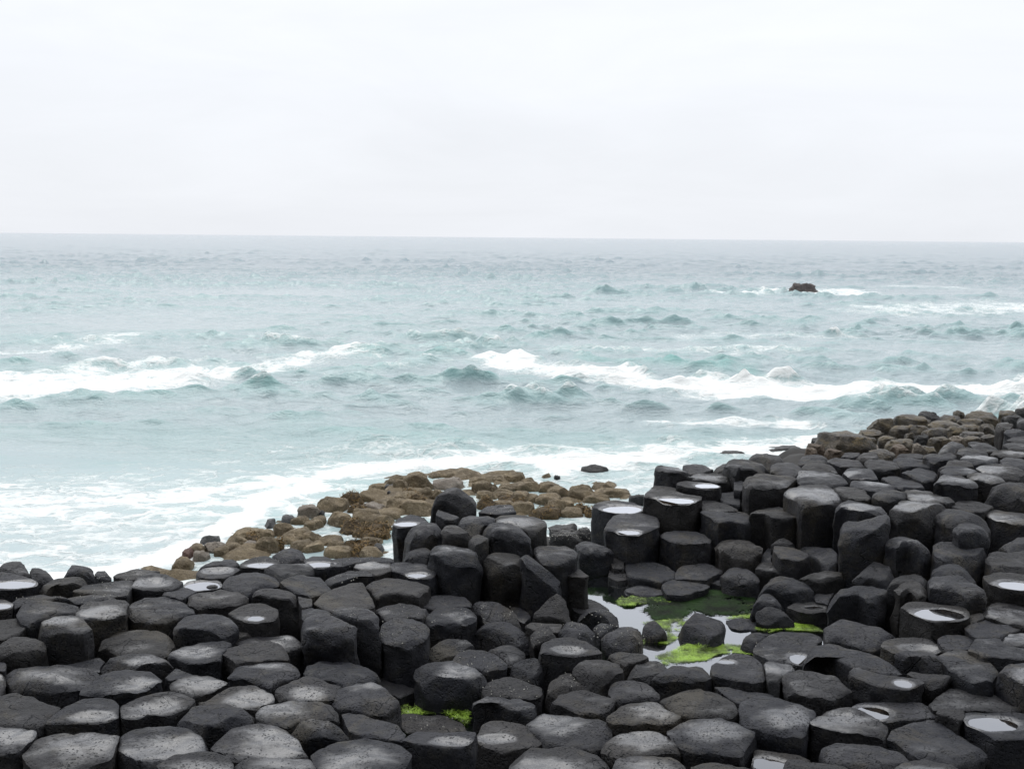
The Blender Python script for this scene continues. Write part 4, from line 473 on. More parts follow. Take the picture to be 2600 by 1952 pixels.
["stone with a pale wet tongue at the left of the weedy rocks","shell","p",4.395,13.29,1.178,0.093,0.13,0.08],
["low dark weedy stone with a shining cap, below the curved one","weed","p",4.244,12.382,1.27,0.113,0.14,0.08],
["orange-topped stone under the curved strap-hung one","brownblock","p",4.66,13.0,1.207,0.084,0.123,0.08],
["pear-shaped grey stone below the middle of the promontory","shell","p",4.827,12.893,1.212,0.07,0.056,0.134],
["low weedy stone right of the pear-shaped one","weed","p",4.972,12.944,1.212,0.082,0.1,0.08],
["gold-tipped small stone in the heart of the promontory","weed","p",5.39,14.68,1.048,0.072,0.057,0.119],
["dark square face in the heart of the promontory","dark","p",5.435,14.414,1.073,0.078,0.062,0.107],
["weedy stone right of the dark square face","weed","p",5.546,14.242,1.092,0.082,0.1,0.08],
["pale slab tilted beside the slanted silvery rock","shell","p",5.943,14.531,1.068,0.092,0.1,0.08],
["low weedy rim stone above the sloping smooth stone","weed","p",5.687,14.249,1.092,0.097,0.1,0.08],
["gold weed stone above the far flat column","weed","p",6.105,14.377,1.082,0.114,0.1,0.08],
["weedy hump on the skyline right of the large tan one","weed","p",8.538,18.757,0.755,0.124,0.129,0.08],
["dark block under the right skyline hump","dark","p",8.055,17.534,0.837,0.132,0.106,0.132],
["dark rock cut by the right edge on the skyline","dark","p",8.888,18.942,0.75,0.119,0.095,0.127],
["weedy ledge right of the large slab's end","weed","p",4.65,14.197,1.092,0.102,0.1,0.08],
["tumbled grey weedy rock left middle of the promontory","weed","p",4.961,14.374,1.077,0.129,0.1,0.08],
["orange-weeded rock left of the gold-tipped small stone","weed","p",5.034,13.921,1.121,0.12,0.121,0.08],
["weedy stone behind the strap-hung one, under the gold-crusted rock","weed","p",5.793,15.953,0.947,0.126,0.101,0.107]]
FOAM=[[-13.516,25.841,0.699,1.717,0.9,1],[-12.757,26.007,0.704,1.739,0.9,1],[-11.988,26.174,0.708,1.761,0.9,1],[-11.209,26.344,0.713,1.784,0.9,1],[-10.59,26.623,0.72,1.821,0.9,1],[-9.958,26.907,0.728,1.86,0.9,1],[-9.313,27.198,0.735,1.9,0.9,1],[-8.645,27.738,0.75,1.975,0.9,1],[-7.952,28.3,0.764,2.055,0.9,1],[-7.838,28.632,0.773,1.29,0.62,1],[-7.08,29.797,0.804,1.395,0.62,1],[-6.45,30.901,0.834,1.499,0.62,1],[-5.773,32.088,0.865,1.615,0.62,1],[-5.017,33.207,0.895,1.728,0.62,1],[-14.535,27.822,0.752,1.832,0.66,1],[-13.887,27.932,0.755,1.847,0.66,1],[-13.235,28.043,0.758,1.861,0.66,1],[-12.577,28.155,0.761,1.876,0.66,1],[-11.914,28.268,0.764,1.891,0.66,1],[-11.246,28.382,0.767,1.906,0.66,1],[-10.493,28.656,0.774,1.943,0.66,1],[-9.726,28.936,0.781,1.98,0.66,1],[-8.943,29.221,0.789,2.019,0.66,1],[-14.726,29.214,0.789,0.754,0.62,0],[-13.841,29.195,0.788,0.753,0.62,0],[-12.956,29.176,0.788,0.752,0.62,0],[-12.073,29.157,0.787,0.751,0.62,0],[-11.603,29.987,0.809,0.794,0.62,0],[-11.106,30.866,0.833,0.84,0.62,0],[-10.531,31.649,0.853,0.882,0.62,0],[-9.926,32.472,0.875,0.928,0.62,0],[-17.146,34.085,0.918,0.794,0.5,0],[-16.438,34.752,0.936,0.825,0.5,0],[-15.701,35.445,0.954,0.858,0.5,0],[-14.935,36.166,0.973,0.893,0.5,0],[-14.77,38.282,1.03,0.999,0.5,0],[-14.584,40.656,1.093,1.125,0.5,0],[-1.188,32.882,0.886,1.163,1.0,1],[-0.119,31.742,0.856,1.085,1.0,1],[1.107,30.88,0.833,1.028,1.0,1],[1.902,30.257,0.816,0.987,1.0,1],[2.666,29.659,0.801,0.949,1.0,1],[3.378,28.877,0.78,0.901,1.0,1],[4.054,28.135,0.76,0.856,1.0,1],[4.74,27.691,0.748,0.829,1.0,1],[5.405,27.26,0.737,0.804,1.0,1],[6.225,27.267,0.737,0.805,1.0,1],[7.046,27.275,0.737,0.805,1.0,1],[7.867,27.282,0.737,0.805,1.0,1],[8.82,27.711,0.749,0.831,1.0,1],[9.803,28.153,0.761,0.857,1.0,1],[10.817,28.609,0.773,0.884,1.0,1],[11.914,29.03,0.784,0.91,1.0,1],[13.042,29.463,0.795,0.937,1.0,1],[14.205,29.909,0.807,0.965,1.0,1],[4.446,27.412,0.741,1.184,0.86,1],[5.128,27.357,0.739,1.179,0.86,1],[5.806,27.301,0.738,1.174,0.86,1],[6.482,27.246,0.737,1.17,0.86,1],[7.155,27.191,0.735,1.165,0.86,1],[7.826,27.137,0.734,1.16,0.86,1],[8.623,27.364,0.74,1.18,0.86,1],[9.433,27.595,0.746,1.199,0.86,1],[10.256,27.83,0.752,1.219,0.86,1],[11.094,28.069,0.758,1.24,0.86,1],[11.945,28.312,0.765,1.261,0.86,1],[12.812,28.559,0.771,1.283,0.86,1],[13.693,28.811,0.778,1.306,0.86,1],[-4.771,11.808,0.327,0.373,0.92,0],[-4.544,12.062,0.333,0.389,0.92,0],[-4.308,12.327,0.34,0.406,0.92,0],[-4.062,12.603,0.348,0.423,0.92,0],[-3.886,13.122,0.361,0.458,0.92,0],[-3.697,13.682,0.376,0.496,0.92,0],[-3.466,14.189,0.39,0.532,0.92,0],[-3.218,14.732,0.404,0.572,0.92,0],[-2.924,15.319,0.42,0.617,0.92,0],[-2.606,15.953,0.437,0.668,0.92,0],[-2.12,17.224,0.47,0.775,0.92,0],[-1.644,17.498,0.478,0.8,0.92,0],[-1.152,17.781,0.485,0.825,0.92,0],[-0.645,18.073,0.493,0.852,0.92,0],[0.012,17.702,0.483,0.818,0.92,0],[0.644,17.346,0.474,0.786,0.92,0],[1.16,17.521,0.478,0.802,0.92,0],[1.687,17.699,0.483,0.818,0.92,0],[2.177,18.039,0.492,0.849,0.92,0],[2.686,18.393,0.501,0.881,0.92,0],[-4.854,13.268,0.365,0.811,0.5,0],[-4.602,13.587,0.374,0.849,0.5,0],[-4.338,13.921,0.383,0.89,0.5,0],[-4.06,14.271,0.392,0.934,0.5,0],[-3.753,14.937,0.41,1.02,0.5,0],[-3.418,15.666,0.429,1.12,0.5,0],[-3.153,16.281,0.445,1.207,0.5,0],[-2.868,16.946,0.463,1.305,0.5,0],[-2.559,17.665,0.482,1.416,0.5,0],[-2.075,18.117,0.494,1.487,0.5,0],[-1.565,18.592,0.507,1.565,0.5,0],[-1.029,19.092,0.52,1.648,0.5,0],[-0.446,18.879,0.514,1.613,0.5,0],[0.124,18.672,0.509,1.578,0.5,0],[0.683,18.469,0.503,1.545,0.5,0],[1.258,18.725,0.51,1.587,0.5,0],[1.85,18.99,0.517,1.631,0.5,0],[2.458,19.261,0.524,1.677,0.5,0],[-4.21,15.634,0.428,0.494,0.7,0],[-3.731,16.036,0.439,0.519,0.7,0],[-3.227,16.459,0.45,0.546,0.7,0],[3.439,19.684,0.536,0.851,0.75,0],[4.225,19.347,0.527,0.823,0.75,0],[5.175,19.77,0.538,0.858,0.75,0],[3.965,22.805,0.619,0.825,0.6,0],[4.624,22.59,0.613,0.81,0.6,0],[5.27,22.379,0.607,0.795,0.6,0],[6.205,21.951,0.596,0.765,0.6,0],[15.168,74.956,2.003,2.161,0.62,0],[19.076,76.724,2.05,2.264,0.62,0],[21.551,78.277,2.091,2.356,0.62,0],[24.127,79.894,2.134,2.454,0.62,0],[19.858,58.663,1.571,5.353,0.5,0],[22.382,59.821,1.601,5.567,0.5,0],[25.006,61.026,1.633,5.793,0.5,0],[27.381,62.228,1.665,6.024,0.5,0],[29.851,63.477,1.698,6.269,0.5,0],[32.164,90.575,2.418,2.361,0.5,0],[35.201,87.681,2.341,2.213,0.5,0],[5.996,41.969,1.127,1.369,0.44,0],[7.603,42.563,1.143,1.408,0.44,0],[9.257,43.173,1.159,1.448,0.44,0],[10.578,43.312,1.163,1.457,0.44,0],[11.909,43.453,1.167,1.467,0.44,0],[13.248,43.594,1.171,1.476,0.44,0],[1.917,35.788,0.963,1.125,0.46,0],[3.03,36.307,0.977,1.157,0.46,0],[4.175,36.842,0.991,1.191,0.46,0],[5.353,37.392,1.006,1.226,0.46,0],[6.45,37.27,1.003,1.218,0.46,0],[7.54,37.149,0.999,1.211,0.46,0],[8.623,37.029,0.996,1.203,0.46,0],[-4.786,29.533,0.797,0.513,0.4,0],[-3.843,30.497,0.823,0.547,0.4,0],[-2.838,31.525,0.85,0.584,0.4,0]]
CREST=[[-4.385,32.935,0.888,1.167,0.16],[-2.904,33.606,0.905,1.214,0.16],[-1.392,32.14,0.866,1.112,0.16],[3.031,32.498,0.876,1.344,0.18],[4.12,32.331,0.872,1.331,0.18],[5.198,32.166,0.867,1.317,0.18],[6.275,31.759,0.856,1.284,0.18],[7.326,31.361,0.846,1.253,0.18],[-1.168,27.029,0.731,0.647,0.15],[-0.341,27.086,0.732,0.65,0.15],[0.49,27.142,0.734,0.652,0.15],[1.218,27.012,0.73,0.646,0.15],[1.939,26.883,0.727,0.64,0.15],[-9.181,24.218,0.656,0.579,0.13],[-8.501,24.36,0.66,0.586,0.13],[-7.813,24.503,0.664,0.593,0.13],[-7.117,24.648,0.668,0.6,0.13],[-6.278,24.855,0.673,0.61,0.13],[-5.426,25.066,0.679,0.62,0.13],[-3.638,20.963,0.57,0.524,0.14],[-2.899,20.57,0.559,0.505,0.14],[-2.188,20.191,0.549,0.487,0.14],[-3.025,18.995,0.517,0.252,0.09],[-2.465,18.931,0.516,0.251,0.09],[-1.908,18.869,0.514,0.249,0.09]]
POOLS={"big":[0.62,[[0.508,9.5],[0.967,9.921],[1.464,9.816],[1.636,9.533],[2.047,9.834],[2.299,9.666],[2.22,9.018],[2.339,8.825],[2.692,8.692],[2.494,8.116],[2.032,7.713],[1.697,7.487],[1.391,7.341],[1.136,7.474],[0.871,7.611],[0.719,7.833],[0.624,8.152],[0.668,8.779]]],"small":[0.56,[[-0.796,7.264],[-0.474,7.338],[-0.144,7.312],[-0.132,6.754],[-0.326,6.582],[-0.734,6.685]]],"dark":[0.585,[[-1.078,7.956],[-0.637,8.007],[-0.563,7.244],[-0.974,7.17]]]}
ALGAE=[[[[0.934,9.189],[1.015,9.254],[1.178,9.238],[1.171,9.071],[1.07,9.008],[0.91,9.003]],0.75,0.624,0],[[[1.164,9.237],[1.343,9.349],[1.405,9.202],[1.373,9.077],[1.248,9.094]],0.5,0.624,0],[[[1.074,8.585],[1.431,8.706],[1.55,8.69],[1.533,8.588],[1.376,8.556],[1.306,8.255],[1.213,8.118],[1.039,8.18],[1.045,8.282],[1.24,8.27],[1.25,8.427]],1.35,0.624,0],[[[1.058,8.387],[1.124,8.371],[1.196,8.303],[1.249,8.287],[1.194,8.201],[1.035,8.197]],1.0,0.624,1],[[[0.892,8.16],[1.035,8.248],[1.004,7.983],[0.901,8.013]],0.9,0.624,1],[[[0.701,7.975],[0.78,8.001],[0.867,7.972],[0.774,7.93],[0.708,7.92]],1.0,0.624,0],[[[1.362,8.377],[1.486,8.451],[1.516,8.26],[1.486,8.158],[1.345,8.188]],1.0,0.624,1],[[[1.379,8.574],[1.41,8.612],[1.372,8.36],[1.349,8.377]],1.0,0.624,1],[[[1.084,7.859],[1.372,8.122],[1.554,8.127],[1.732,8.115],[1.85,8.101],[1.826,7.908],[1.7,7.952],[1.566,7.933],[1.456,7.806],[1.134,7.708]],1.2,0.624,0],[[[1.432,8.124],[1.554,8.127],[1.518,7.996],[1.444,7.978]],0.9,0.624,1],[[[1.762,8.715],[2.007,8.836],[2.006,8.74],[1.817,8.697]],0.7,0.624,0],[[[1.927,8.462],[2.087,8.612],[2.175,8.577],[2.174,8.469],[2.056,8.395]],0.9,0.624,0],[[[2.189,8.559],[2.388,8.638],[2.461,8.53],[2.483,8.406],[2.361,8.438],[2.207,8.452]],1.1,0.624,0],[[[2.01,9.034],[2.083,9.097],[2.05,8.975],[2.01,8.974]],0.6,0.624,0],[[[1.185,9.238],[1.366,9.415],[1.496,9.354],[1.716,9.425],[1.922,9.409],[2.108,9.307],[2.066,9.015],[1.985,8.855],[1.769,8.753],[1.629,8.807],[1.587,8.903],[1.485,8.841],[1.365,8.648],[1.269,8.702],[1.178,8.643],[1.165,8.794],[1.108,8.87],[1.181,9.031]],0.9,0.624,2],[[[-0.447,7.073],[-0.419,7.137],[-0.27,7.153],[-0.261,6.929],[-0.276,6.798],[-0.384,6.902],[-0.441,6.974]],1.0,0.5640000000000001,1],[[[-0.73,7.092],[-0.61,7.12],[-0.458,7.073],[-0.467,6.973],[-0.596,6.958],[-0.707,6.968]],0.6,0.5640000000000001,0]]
PEBBLE=[-2.318,8.296,0.99]

SEA_ROCK = (20.68, 78.9)

# ------------------------------------------------------------------ helpers
def _h(ix, iy, iz, seed):
    h = (ix*374761393 + iy*668265263 + iz*1274126177 + seed*974711) & 0xFFFFFFFF
    h = ((h ^ (h >> 13))*1274126177) & 0xFFFFFFFF
    h = (h ^ (h >> 16)) & 0xFFFF
    return h/32767.5 - 1.0
def vnoise(P, freq, seed=0):
    Q = np.asarray(P, dtype=np.float64)*freq
    I = np.floor(Q).astype(np.int64); f = Q-I; f = f*f*(3-2*f)
    x, y, z = I[:, 0], I[:, 1], I[:, 2]; fx, fy, fz = f[:, 0], f[:, 1], f[:, 2]
    def L(a, b, t): return a+(b-a)*t
    c = lambda dx, dy, dz: _h(x+dx, y+dy, z+dz, seed)
    return L(L(L(c(0,0,0), c(1,0,0), fx), L(c(0,1,0), c(1,1,0), fx), fy),
             L(L(c(0,0,1), c(1,0,1), fx), L(c(0,1,1), c(1,1,1), fx), fy), fz)
def fbm(P, freq, octv=3, seed=0):
    s = 0; a = 1.0
    for k in range(octv):
        s = s+a*vnoise(P, freq, seed+k*17); freq *= 2.07; a *= 0.5
    return s
def sst(a, b, x):
    t = np.clip((x-a)/(b-a), 0, 1); return t*t*(3-2*t)
def mesh_obj(name, V, faces, mat, loc=(0, 0, 0), parent=None, attrs=None, smooth=True, sharp=None):
    me = bpy.data.meshes.new(name)
    V = np.asarray(V, dtype=np.float32)
    if isinstance(faces, np.ndarray):
        n, k = faces.shape
        me.vertices.add(len(V)); me.vertices.foreach_set('co', V.ravel())
        me.loops.add(n*k); me.loops.foreach_set('vertex_index', faces.ravel().astype(np.int32))
        me.polygons.add(n); me.polygons.foreach_set('loop_start', np.arange(0, n*k, k, dtype=np.int32))
        me.update(calc_edges=True)
    else:
        me.from_pydata(V.tolist(), [], faces)
    if smooth: me.polygons.foreach_set('use_smooth', np.ones(len(me.polygons), dtype=bool))
    if attrs:
        for k, v in attrs.items():
            a = me.attributes.new(k, 'FLOAT', 'POINT'); a.data.foreach_set('value', np.asarray(v, dtype=np.float32))
    if sharp: me.set_sharp_from_angle(angle=sharp)
    me.materials.append(mat)
    o = bpy.data.objects.new(name, me); COL.objects.link(o); o.location = loc
    if parent is not None: o.parent = parent
    return o
def tag(o, label=None, cat=None, group=None, kind=None):
    if label: o['label'] = label
    if cat: o['category'] = cat
    if group: o['group'] = group
    if kind: o['kind'] = kind
    return o
def mat_new(name):
    m = bpy.data.materials.new(name); m.use_nodes = True
    nt = m.node_tree; nt.nodes.clear()
    o = nt.nodes.new("ShaderNodeOutputMaterial")
    return m, nt, o
class NT:
    def __init__(s, nt): s.nt = nt
    def n(s, t, ins=None, **kw):
        x = s.nt.nodes.new(t)
        for k, v in kw.items(): setattr(x, k, v)
        for k, v in (ins or {}).items(): s.set(x.inputs[k], v)
        return x
    def set(s, sock, v):
        if isinstance(v, bpy.types.NodeSocket): s.nt.links.new(v, sock)
        else: sock.default_value = v
    def m(s, op, a, b=0.0, c=None, clamp=False):
        x = s.n("ShaderNodeMath", operation=op, use_clamp=clamp)
        s.set(x.inputs[0], a); s.set(x.inputs[1], b)
        if c is not None: s.set(x.inputs[2], c)
        return x.outputs[0]
    def rng(s, v, a, b, c=0.0, d=1.0, smooth=True):
        x = s.n("ShaderNodeMapRange", interpolation_type='SMOOTHSTEP' if smooth else 'LINEAR')
        for k, q in zip(('Value', 'From Min', 'From Max', 'To Min', 'To Max'), (v, a, b, c, d)): s.set(x.inputs[k], q)
        return x.outputs[0]
    def mix(s, f, a, b, blend='MIX'):
        x = s.n("ShaderNodeMix", data_type='RGBA', blend_type=blend)
        s.set(x.inputs[0], f)
        s.set(x.inputs['A'], a if not isinstance(a, tuple) else (*a, 1)); s.set(x.inputs['B'], b if not isinstance(b, tuple) else (*b, 1))
        return x.outputs['Result']
    def noise(s, vec, scale, detail=4, rough=0.55, dist=0.0):
        x = s.n("ShaderNodeTexNoise", {'Vector': vec, 'Scale': scale, 'Detail': detail, 'Roughness': rough, 'Distortion': dist})
        return x.outputs[0]
    def vor(s, vec, scale, feature='F1'):
        x = s.n("ShaderNodeTexVoronoi", {'Vector': vec, 'Scale': scale}, feature=feature)
        return x.outputs['Distance']
    def pos(s): return s.n("ShaderNodeNewGeometry").outputs['Position']
    def attr(s, name): return s.n("ShaderNodeAttribute", attribute_name=name).outputs['Fac']
    def scale(s, vec, v):
        return s.n("ShaderNodeMapping", {'Vector': vec, 'Scale': v}).outputs[0]
    def bump(s, h, strength, dist, normal=None):
        x = s.n("ShaderNodeBump", {'Height': h, 'Strength': strength, 'Distance': dist})
        if normal is not None: s.set(x.inputs['Normal'], normal)
        return x.outputs[0]

# ------------------------------------------------------------------ materials
def mat_basalt():
    m, nt, o = mat_new("basalt"); N = NT(nt)
    p = N.pos(); oi = N.n("ShaderNodeObjectInfo").outputs['Random']
    big = N.noise(p, 2.6, 5, 0.6, 0.4); mid = N.noise(p, 12, 6, 0.66); fine = N.noise(p, 75, 5, 0.65)
    wet = N.attr('wet')
    c = N.mix(N.rng(big, .40, .62), (0.0165, 0.0168, 0.0222), (0.0350, 0.0345, 0.0388))
    c = N.mix(N.m('MULTIPLY', N.rng(mid, .48, .72), .7), c, (0.050, 0.046, 0.037))
    c = N.mix(N.rng(oi, .3, 1., .0, .6, False), c, (0.034, 0.028, 0.020))
    c = N.mix(1.0, c, N.mix(N.m('FRACT', N.m('MULTIPLY', oi, 7.31)), (0.52, 0.53, 0.57), (0.95, 0.945, 0.95)), 'MULTIPLY')
    c = N.mix(N.m('MULTIPLY', N.rng(N.noise(p, 1.3, 6, .7, .8), .52, .66), .75), c, (0.055, 0.047, 0.034))
    c = N.mix(1.0, c, N.mix(N.rng(fine, .3, .7), (0.62, 0.62, 0.62), (1.38, 1.38, 1.38)), 'MULTIPLY')
    pv = N.n("ShaderNodeVectorMath", {0: p, 1: N.n("ShaderNodeVectorMath", {0: N.n("ShaderNodeTexNoise", {'Vector': p, 'Scale': 30.0}).outputs[1], 'Scale': .03}, operation='SCALE').outputs[0]}, operation='ADD').outputs[0]
    pit = N.rng(N.vor(pv, 52), .16, .40)                              # vesicle holes
    pm = N.rng(N.noise(p, 7, 3), .36, .58)
    pitm = N.m('MULTIPLY', N.m('SUBTRACT', 1.0, pit), pm)
    c = N.mix(N.m('MULTIPLY', pitm, .85), c, (0.005, 0.005, 0.006))
    wv = N.m('ADD', wet, N.m('MULTIPLY', N.m('SUBTRACT', N.noise(N.scale(p, (.8, 1.4, 1)), 4.5, 6, .66), .5), 1.9))
    wmask = N.rng(wv, .25, 1.0)
    wmask = N.m('MULTIPLY', wmask, N.m('SUBTRACT', 1.0, N.m('MULTIPLY', pitm, .9)))
    c = N.mix(N.m('MULTIPLY', wmask, .35), c, (0.02, 0.02, 0.026))
    ro = N.m('ADD', N.m('MULTIPLY', fine, .25), N.rng(wmask, 0, 1, .52, .22, False))
    h = N.m('ADD', N.m('MULTIPLY', mid, .9), N.m('MULTIPLY', fine, .28))
    h = N.m('SUBTRACT', h, N.m('MULTIPLY', pitm, .35))
    crk = N.vor(N.n("ShaderNodeVectorMath", {0: N.scale(p, (3.2, 3.2, 2.2)), 1: N.n("ShaderNodeTexNoise", {'Vector': p, 'Scale': 5.0}).outputs[1]}, operation='ADD').outputs[0], 1.0, 'DISTANCE_TO_EDGE')
    crm = N.m('MULTIPLY', N.rng(crk, .0, .016, 1.0, 0.0), N.rng(big, .5, .56))
    c = N.mix(N.m('MULTIPLY', crm, .85), c, (0.004, 0.004, 0.005))
    h = N.m('SUBTRACT', h, N.m('MULTIPLY', crm, .5))
    nb = N.bump(h, N.rng(wmask, 0, 1, .95, .45, False), .028)
    b = N.n("ShaderNodeBsdfPrincipled", {'Base Color': c, 'Roughness': ro, 'Normal': nb, 'IOR': 1.45, 'Specular Tint': (0.88, 0.93, 1.0, 1), 'Specular IOR Level': N.rng(wmask, 0, .8, .40, .5, False),
            'Coat Weight': N.m('MULTIPLY', wmask, .66), 'Coat Roughness': N.rng(wmask, .2, 1, .5, .2), 'Coat IOR': 1.68, 'Coat Normal': N.bump(h, .22, .02)})
    nt.links.new(b.outputs[0], o.inputs[0]); return m
def mat_boulder(name, cols, dark, ro=.8, crust=None):
    m, nt, o = mat_new(name); N = NT(nt)
    p = N.pos(); oi = N.n("ShaderNodeObjectInfo").outputs['Random']
    big = N.noise(p, 3.2, 5, .62, .5); mid = N.noise(p, 13, 6, .68); sp_ = N.noise(p, 45, 3, .7)
    c = N.mix(N.rng(big, .38, .64), cols[0], cols[1])
    c = N.mix(N.m('MULTIPLY', N.rng(mid, .48, .7), .8), c, cols[2])
    c = N.mix(N.m('MULTIPLY', N.rng(sp_, .55, .68), .8), c, dark)
    c = N.mix(N.rng(oi, 0, 1, 0, .4, False), c, cols[0])
    if crust:          # weed that grows on the upper faces
        nz_ = N.n("ShaderNodeSeparateXYZ", {0: N.n("ShaderNodeNewGeometry").outputs['Normal']}).outputs[2]
        k_ = N.m('MULTIPLY', N.rng(nz_, .25, .8), N.rng(N.noise(p, 5, 5, .7), .46, .66))
        c = N.mix(k_, c, N.mix(N.rng(sp_, .35, .65), crust[0], crust[1]))
    h = N.m('ADD', N.m('MULTIPLY', mid, .6), N.m('MULTIPLY', sp_, .5))
    b = N.n("ShaderNodeBsdfPrincipled", {'Base Color': c, 'Roughness': ro, 'Normal': N.bump(h, 1.0, .06)})
    nt.links.new(b.outputs[0], o.inputs[0]); return m
def mat_plain(name, col, ro=.6, var=.5, scale=30, spec=.5, trans=0.0):
    m, nt, o = mat_new(name); N = NT(nt)
    n_ = N.noise(N.pos(), scale, 3)
    c = N.mix(N.rng(n_, .3, .7), tuple(x*(1-var) for x in col), tuple(min(1, x*(1+var)) for x in col))
    b = N.n("ShaderNodeBsdfPrincipled", {'Base Color': c, 'Roughness': ro, 'Specular IOR Level': spec})
    nt.links.new(b.outputs[0], o.inputs[0]); return m
def mat_still_water(name, tint, boost=2.6, ripple=0.0):
    m, nt, o = mat_new(name); N = NT(nt)
    fr = N.n("ShaderNodeFresnel", {'IOR': 1.34}).outputs[0]
    fac = N.m('ADD', N.m('MULTIPLY', fr, boost), .05, clamp=True)
    g = N.n("ShaderNodeBsdfGlossy", {'Color': (.93, .95, 1, 1), 'Roughness': .015})
    if ripple:
        nb = N.bump(N.noise(N.scale(N.pos(), (1, 2.2, 1)), 9, 3), ripple, .02)
        N.set(g.inputs['Normal'], nb)
    t = N.n("ShaderNodeBsdfTransparent", {'Color': (*tint, 1)})
    x = N.n("ShaderNodeMixShader", {0: fac}); N.set(x.inputs[1], t.outputs[0]); N.set(x.inputs[2], g.outputs[0])
    nt.links.new(x.outputs[0], o.inputs[0]); return m
def mat_sea():
    m, nt, o = mat_new("sea_water"); N = NT(nt)
    p = N.pos(); fo = N.attr('foam'); teal = N.attr('teal'); far = N.attr('far'); calm = N.attr('calm')
    pw = N.n("ShaderNodeVectorMath", {0: N.scale(p, (.55, 1.0, 1)), 1: N.n("ShaderNodeVectorMath", {0: N.n("ShaderNodeTexNoise", {'Vector': p, 'Scale': 1.1, 'Detail': 4}).outputs[1], 'Scale': 1.5}, operation='SCALE').outputs[0]}, operation='ADD').outputs[0]
    e1 = N.vor(pw, 1.9, 'DISTANCE_TO_EDGE'); e2 = N.vor(pw, 5.2, 'DISTANCE_TO_EDGE')
    lace = N.m('ADD', N.m('MULTIPLY', e1, 1.1), N.m('MULTIPLY', e2, .7))
    lace = N.m('ADD', N.m('MULTIPLY', lace, .8), N.m('MULTIPLY', N.noise(N.scale(p, (.6, 1, 1)), 2.3, 6, .68), .75))
    mask = N.rng(N.m('SUBTRACT', N.m('MULTIPLY', fo, 1.30), lace), -.20, .34, 0, .9)
    mask = N.m('MAXIMUM', mask, N.rng(N.m('ADD', N.attr('froth'), N.m('MULTIPLY', N.m('SUBTRACT', N.noise(N.scale(p, (.6, 1, 1)), .9, 6, .66), .5), 1.1)), .42, 1.18, 0, .82))
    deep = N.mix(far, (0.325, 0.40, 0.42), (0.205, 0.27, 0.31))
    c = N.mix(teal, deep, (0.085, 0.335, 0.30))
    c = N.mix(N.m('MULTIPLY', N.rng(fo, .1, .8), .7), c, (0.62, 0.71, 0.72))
    c = N.mix(mask, c, (0.85, 0.855, 0.84))
    n1 = N.noise(N.scale(p, (.55, 1, 1)), 2.4, 6, .62, .3); n2 = N.noise(N.scale(p, (.42, 1, 1)), .85, 6, .66)
    h = N.m('ADD', N.m('MULTIPLY', n1, N.rng(far, 0, 1, .16, .02, False)), N.m('MULTIPLY', n2, N.rng(far, 0, .8, .05, .62, False)))
    h = N.m('MULTIPLY', h, N.rng(calm, 0, 1, 1, .12, False))
    h = N.m('ADD', h, N.m('MULTIPLY', mask, .035))
    nb = N.bump(h, 1.0, 1.0)
    ro = N.m('ADD', N.rng(far, 0, 1, .06, .12, False), N.m('MULTIPLY', mask, .6))
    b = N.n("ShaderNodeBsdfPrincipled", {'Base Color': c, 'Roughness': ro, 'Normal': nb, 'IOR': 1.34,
        'Specular IOR Level': N.rng(mask, 0, 1, .5, .15, False)})
    nt.links.new(b.outputs[0], o.inputs[0]); return m

BASALT = mat_basalt()
BROWN = mat_boulder("barnacled_brown_rock", [(0.115, 0.088, 0.052), (0.235, 0.182, 0.108), (0.38, 0.31, 0.21)], (0.034, 0.024, 0.014))
PALE = mat_boulder("pale_washed_rock", [(0.13, 0.11, 0.085), (0.24, 0.20, 0.16), (0.34, 0.30, 0.25)], (0.06, 0.045, 0.035), .5)
RED = mat_boulder("reddish_rock", [(0.10, 0.045, 0.032), (0.20, 0.11, 0.085), (0.28, 0.2, 0.17)], (0.05, 0.02, 0.018), .5)
GREYR = mat_boulder("grey_rock", [(0.05, 0.05, 0.052), (0.10, 0.10, 0.10), (0.16, 0.155, 0.15)], (0.03, 0.03, 0.03), .55)
SHAGGY = mat_boulder("weedy_rock", [(0.060, 0.039, 0.017), (0.12, 0.080, 0.035), (0.20, 0.14, 0.068)], (0.02, 0.014, 0.008), .75)
WEEDR = mat_boulder("promontory_rock", [(0.028, 0.024, 0.020), (0.085, 0.064, 0.032), (0.15, 0.125, 0.09)], (0.014, 0.011, 0.008), .42, ((0.050, 0.034, 0.012), (0.15, 0.105, 0.032)))
DARKR = mat_boulder("dark_wet_rock", [(0.015, 0.0155, 0.017), (0.032, 0.031, 0.030), (0.055, 0.052, 0.048)], (0.008, 0.008, 0.009), .5)
BBLOCK = mat_boulder("warm_brown_rock", [(0.07, 0.05, 0.033), (0.12, 0.088, 0.062), (0.17, 0.13, 0.095)], (0.035, 0.025, 0.018), .7)
SEAR = mat_boulder("sea_stack_rock", [(0.060, 0.050, 0.050), (0.115, 0.098, 0.092), (0.18, 0.155, 0.135)], (0.03, 0.025, 0.025), .7)
BED = mat_plain("shore_bed_rock", (0.014, 0.013, 0.012), .8, .5, 6)
POOLBED = mat_plain("algae_covered_pool_bed", (0.022, 0.075, 0.006), .8, .65, 5)
PUDDLE = mat_still_water("rain_water", (0.32, 0.26, 0.18), 3.2)
POOLW = mat_still_water("pool_water", (0.42, 0.5, 0.32), 3.2, .012)
SEA = mat_sea()
BARN = mat_plain("barnacle_white", (0.42, 0.41, 0.37), .6, .3, 50)
ALG = mat_plain("green_algae", (0.19, 0.30, 0.03), .5, .75, 7, .5)
DKREFL = mat_plain("dark_wall_reflection", (0.007, 0.024, 0.002), .7, .7, 5, .2)  # dark reflection of the column wall on the pool, painted as green strands
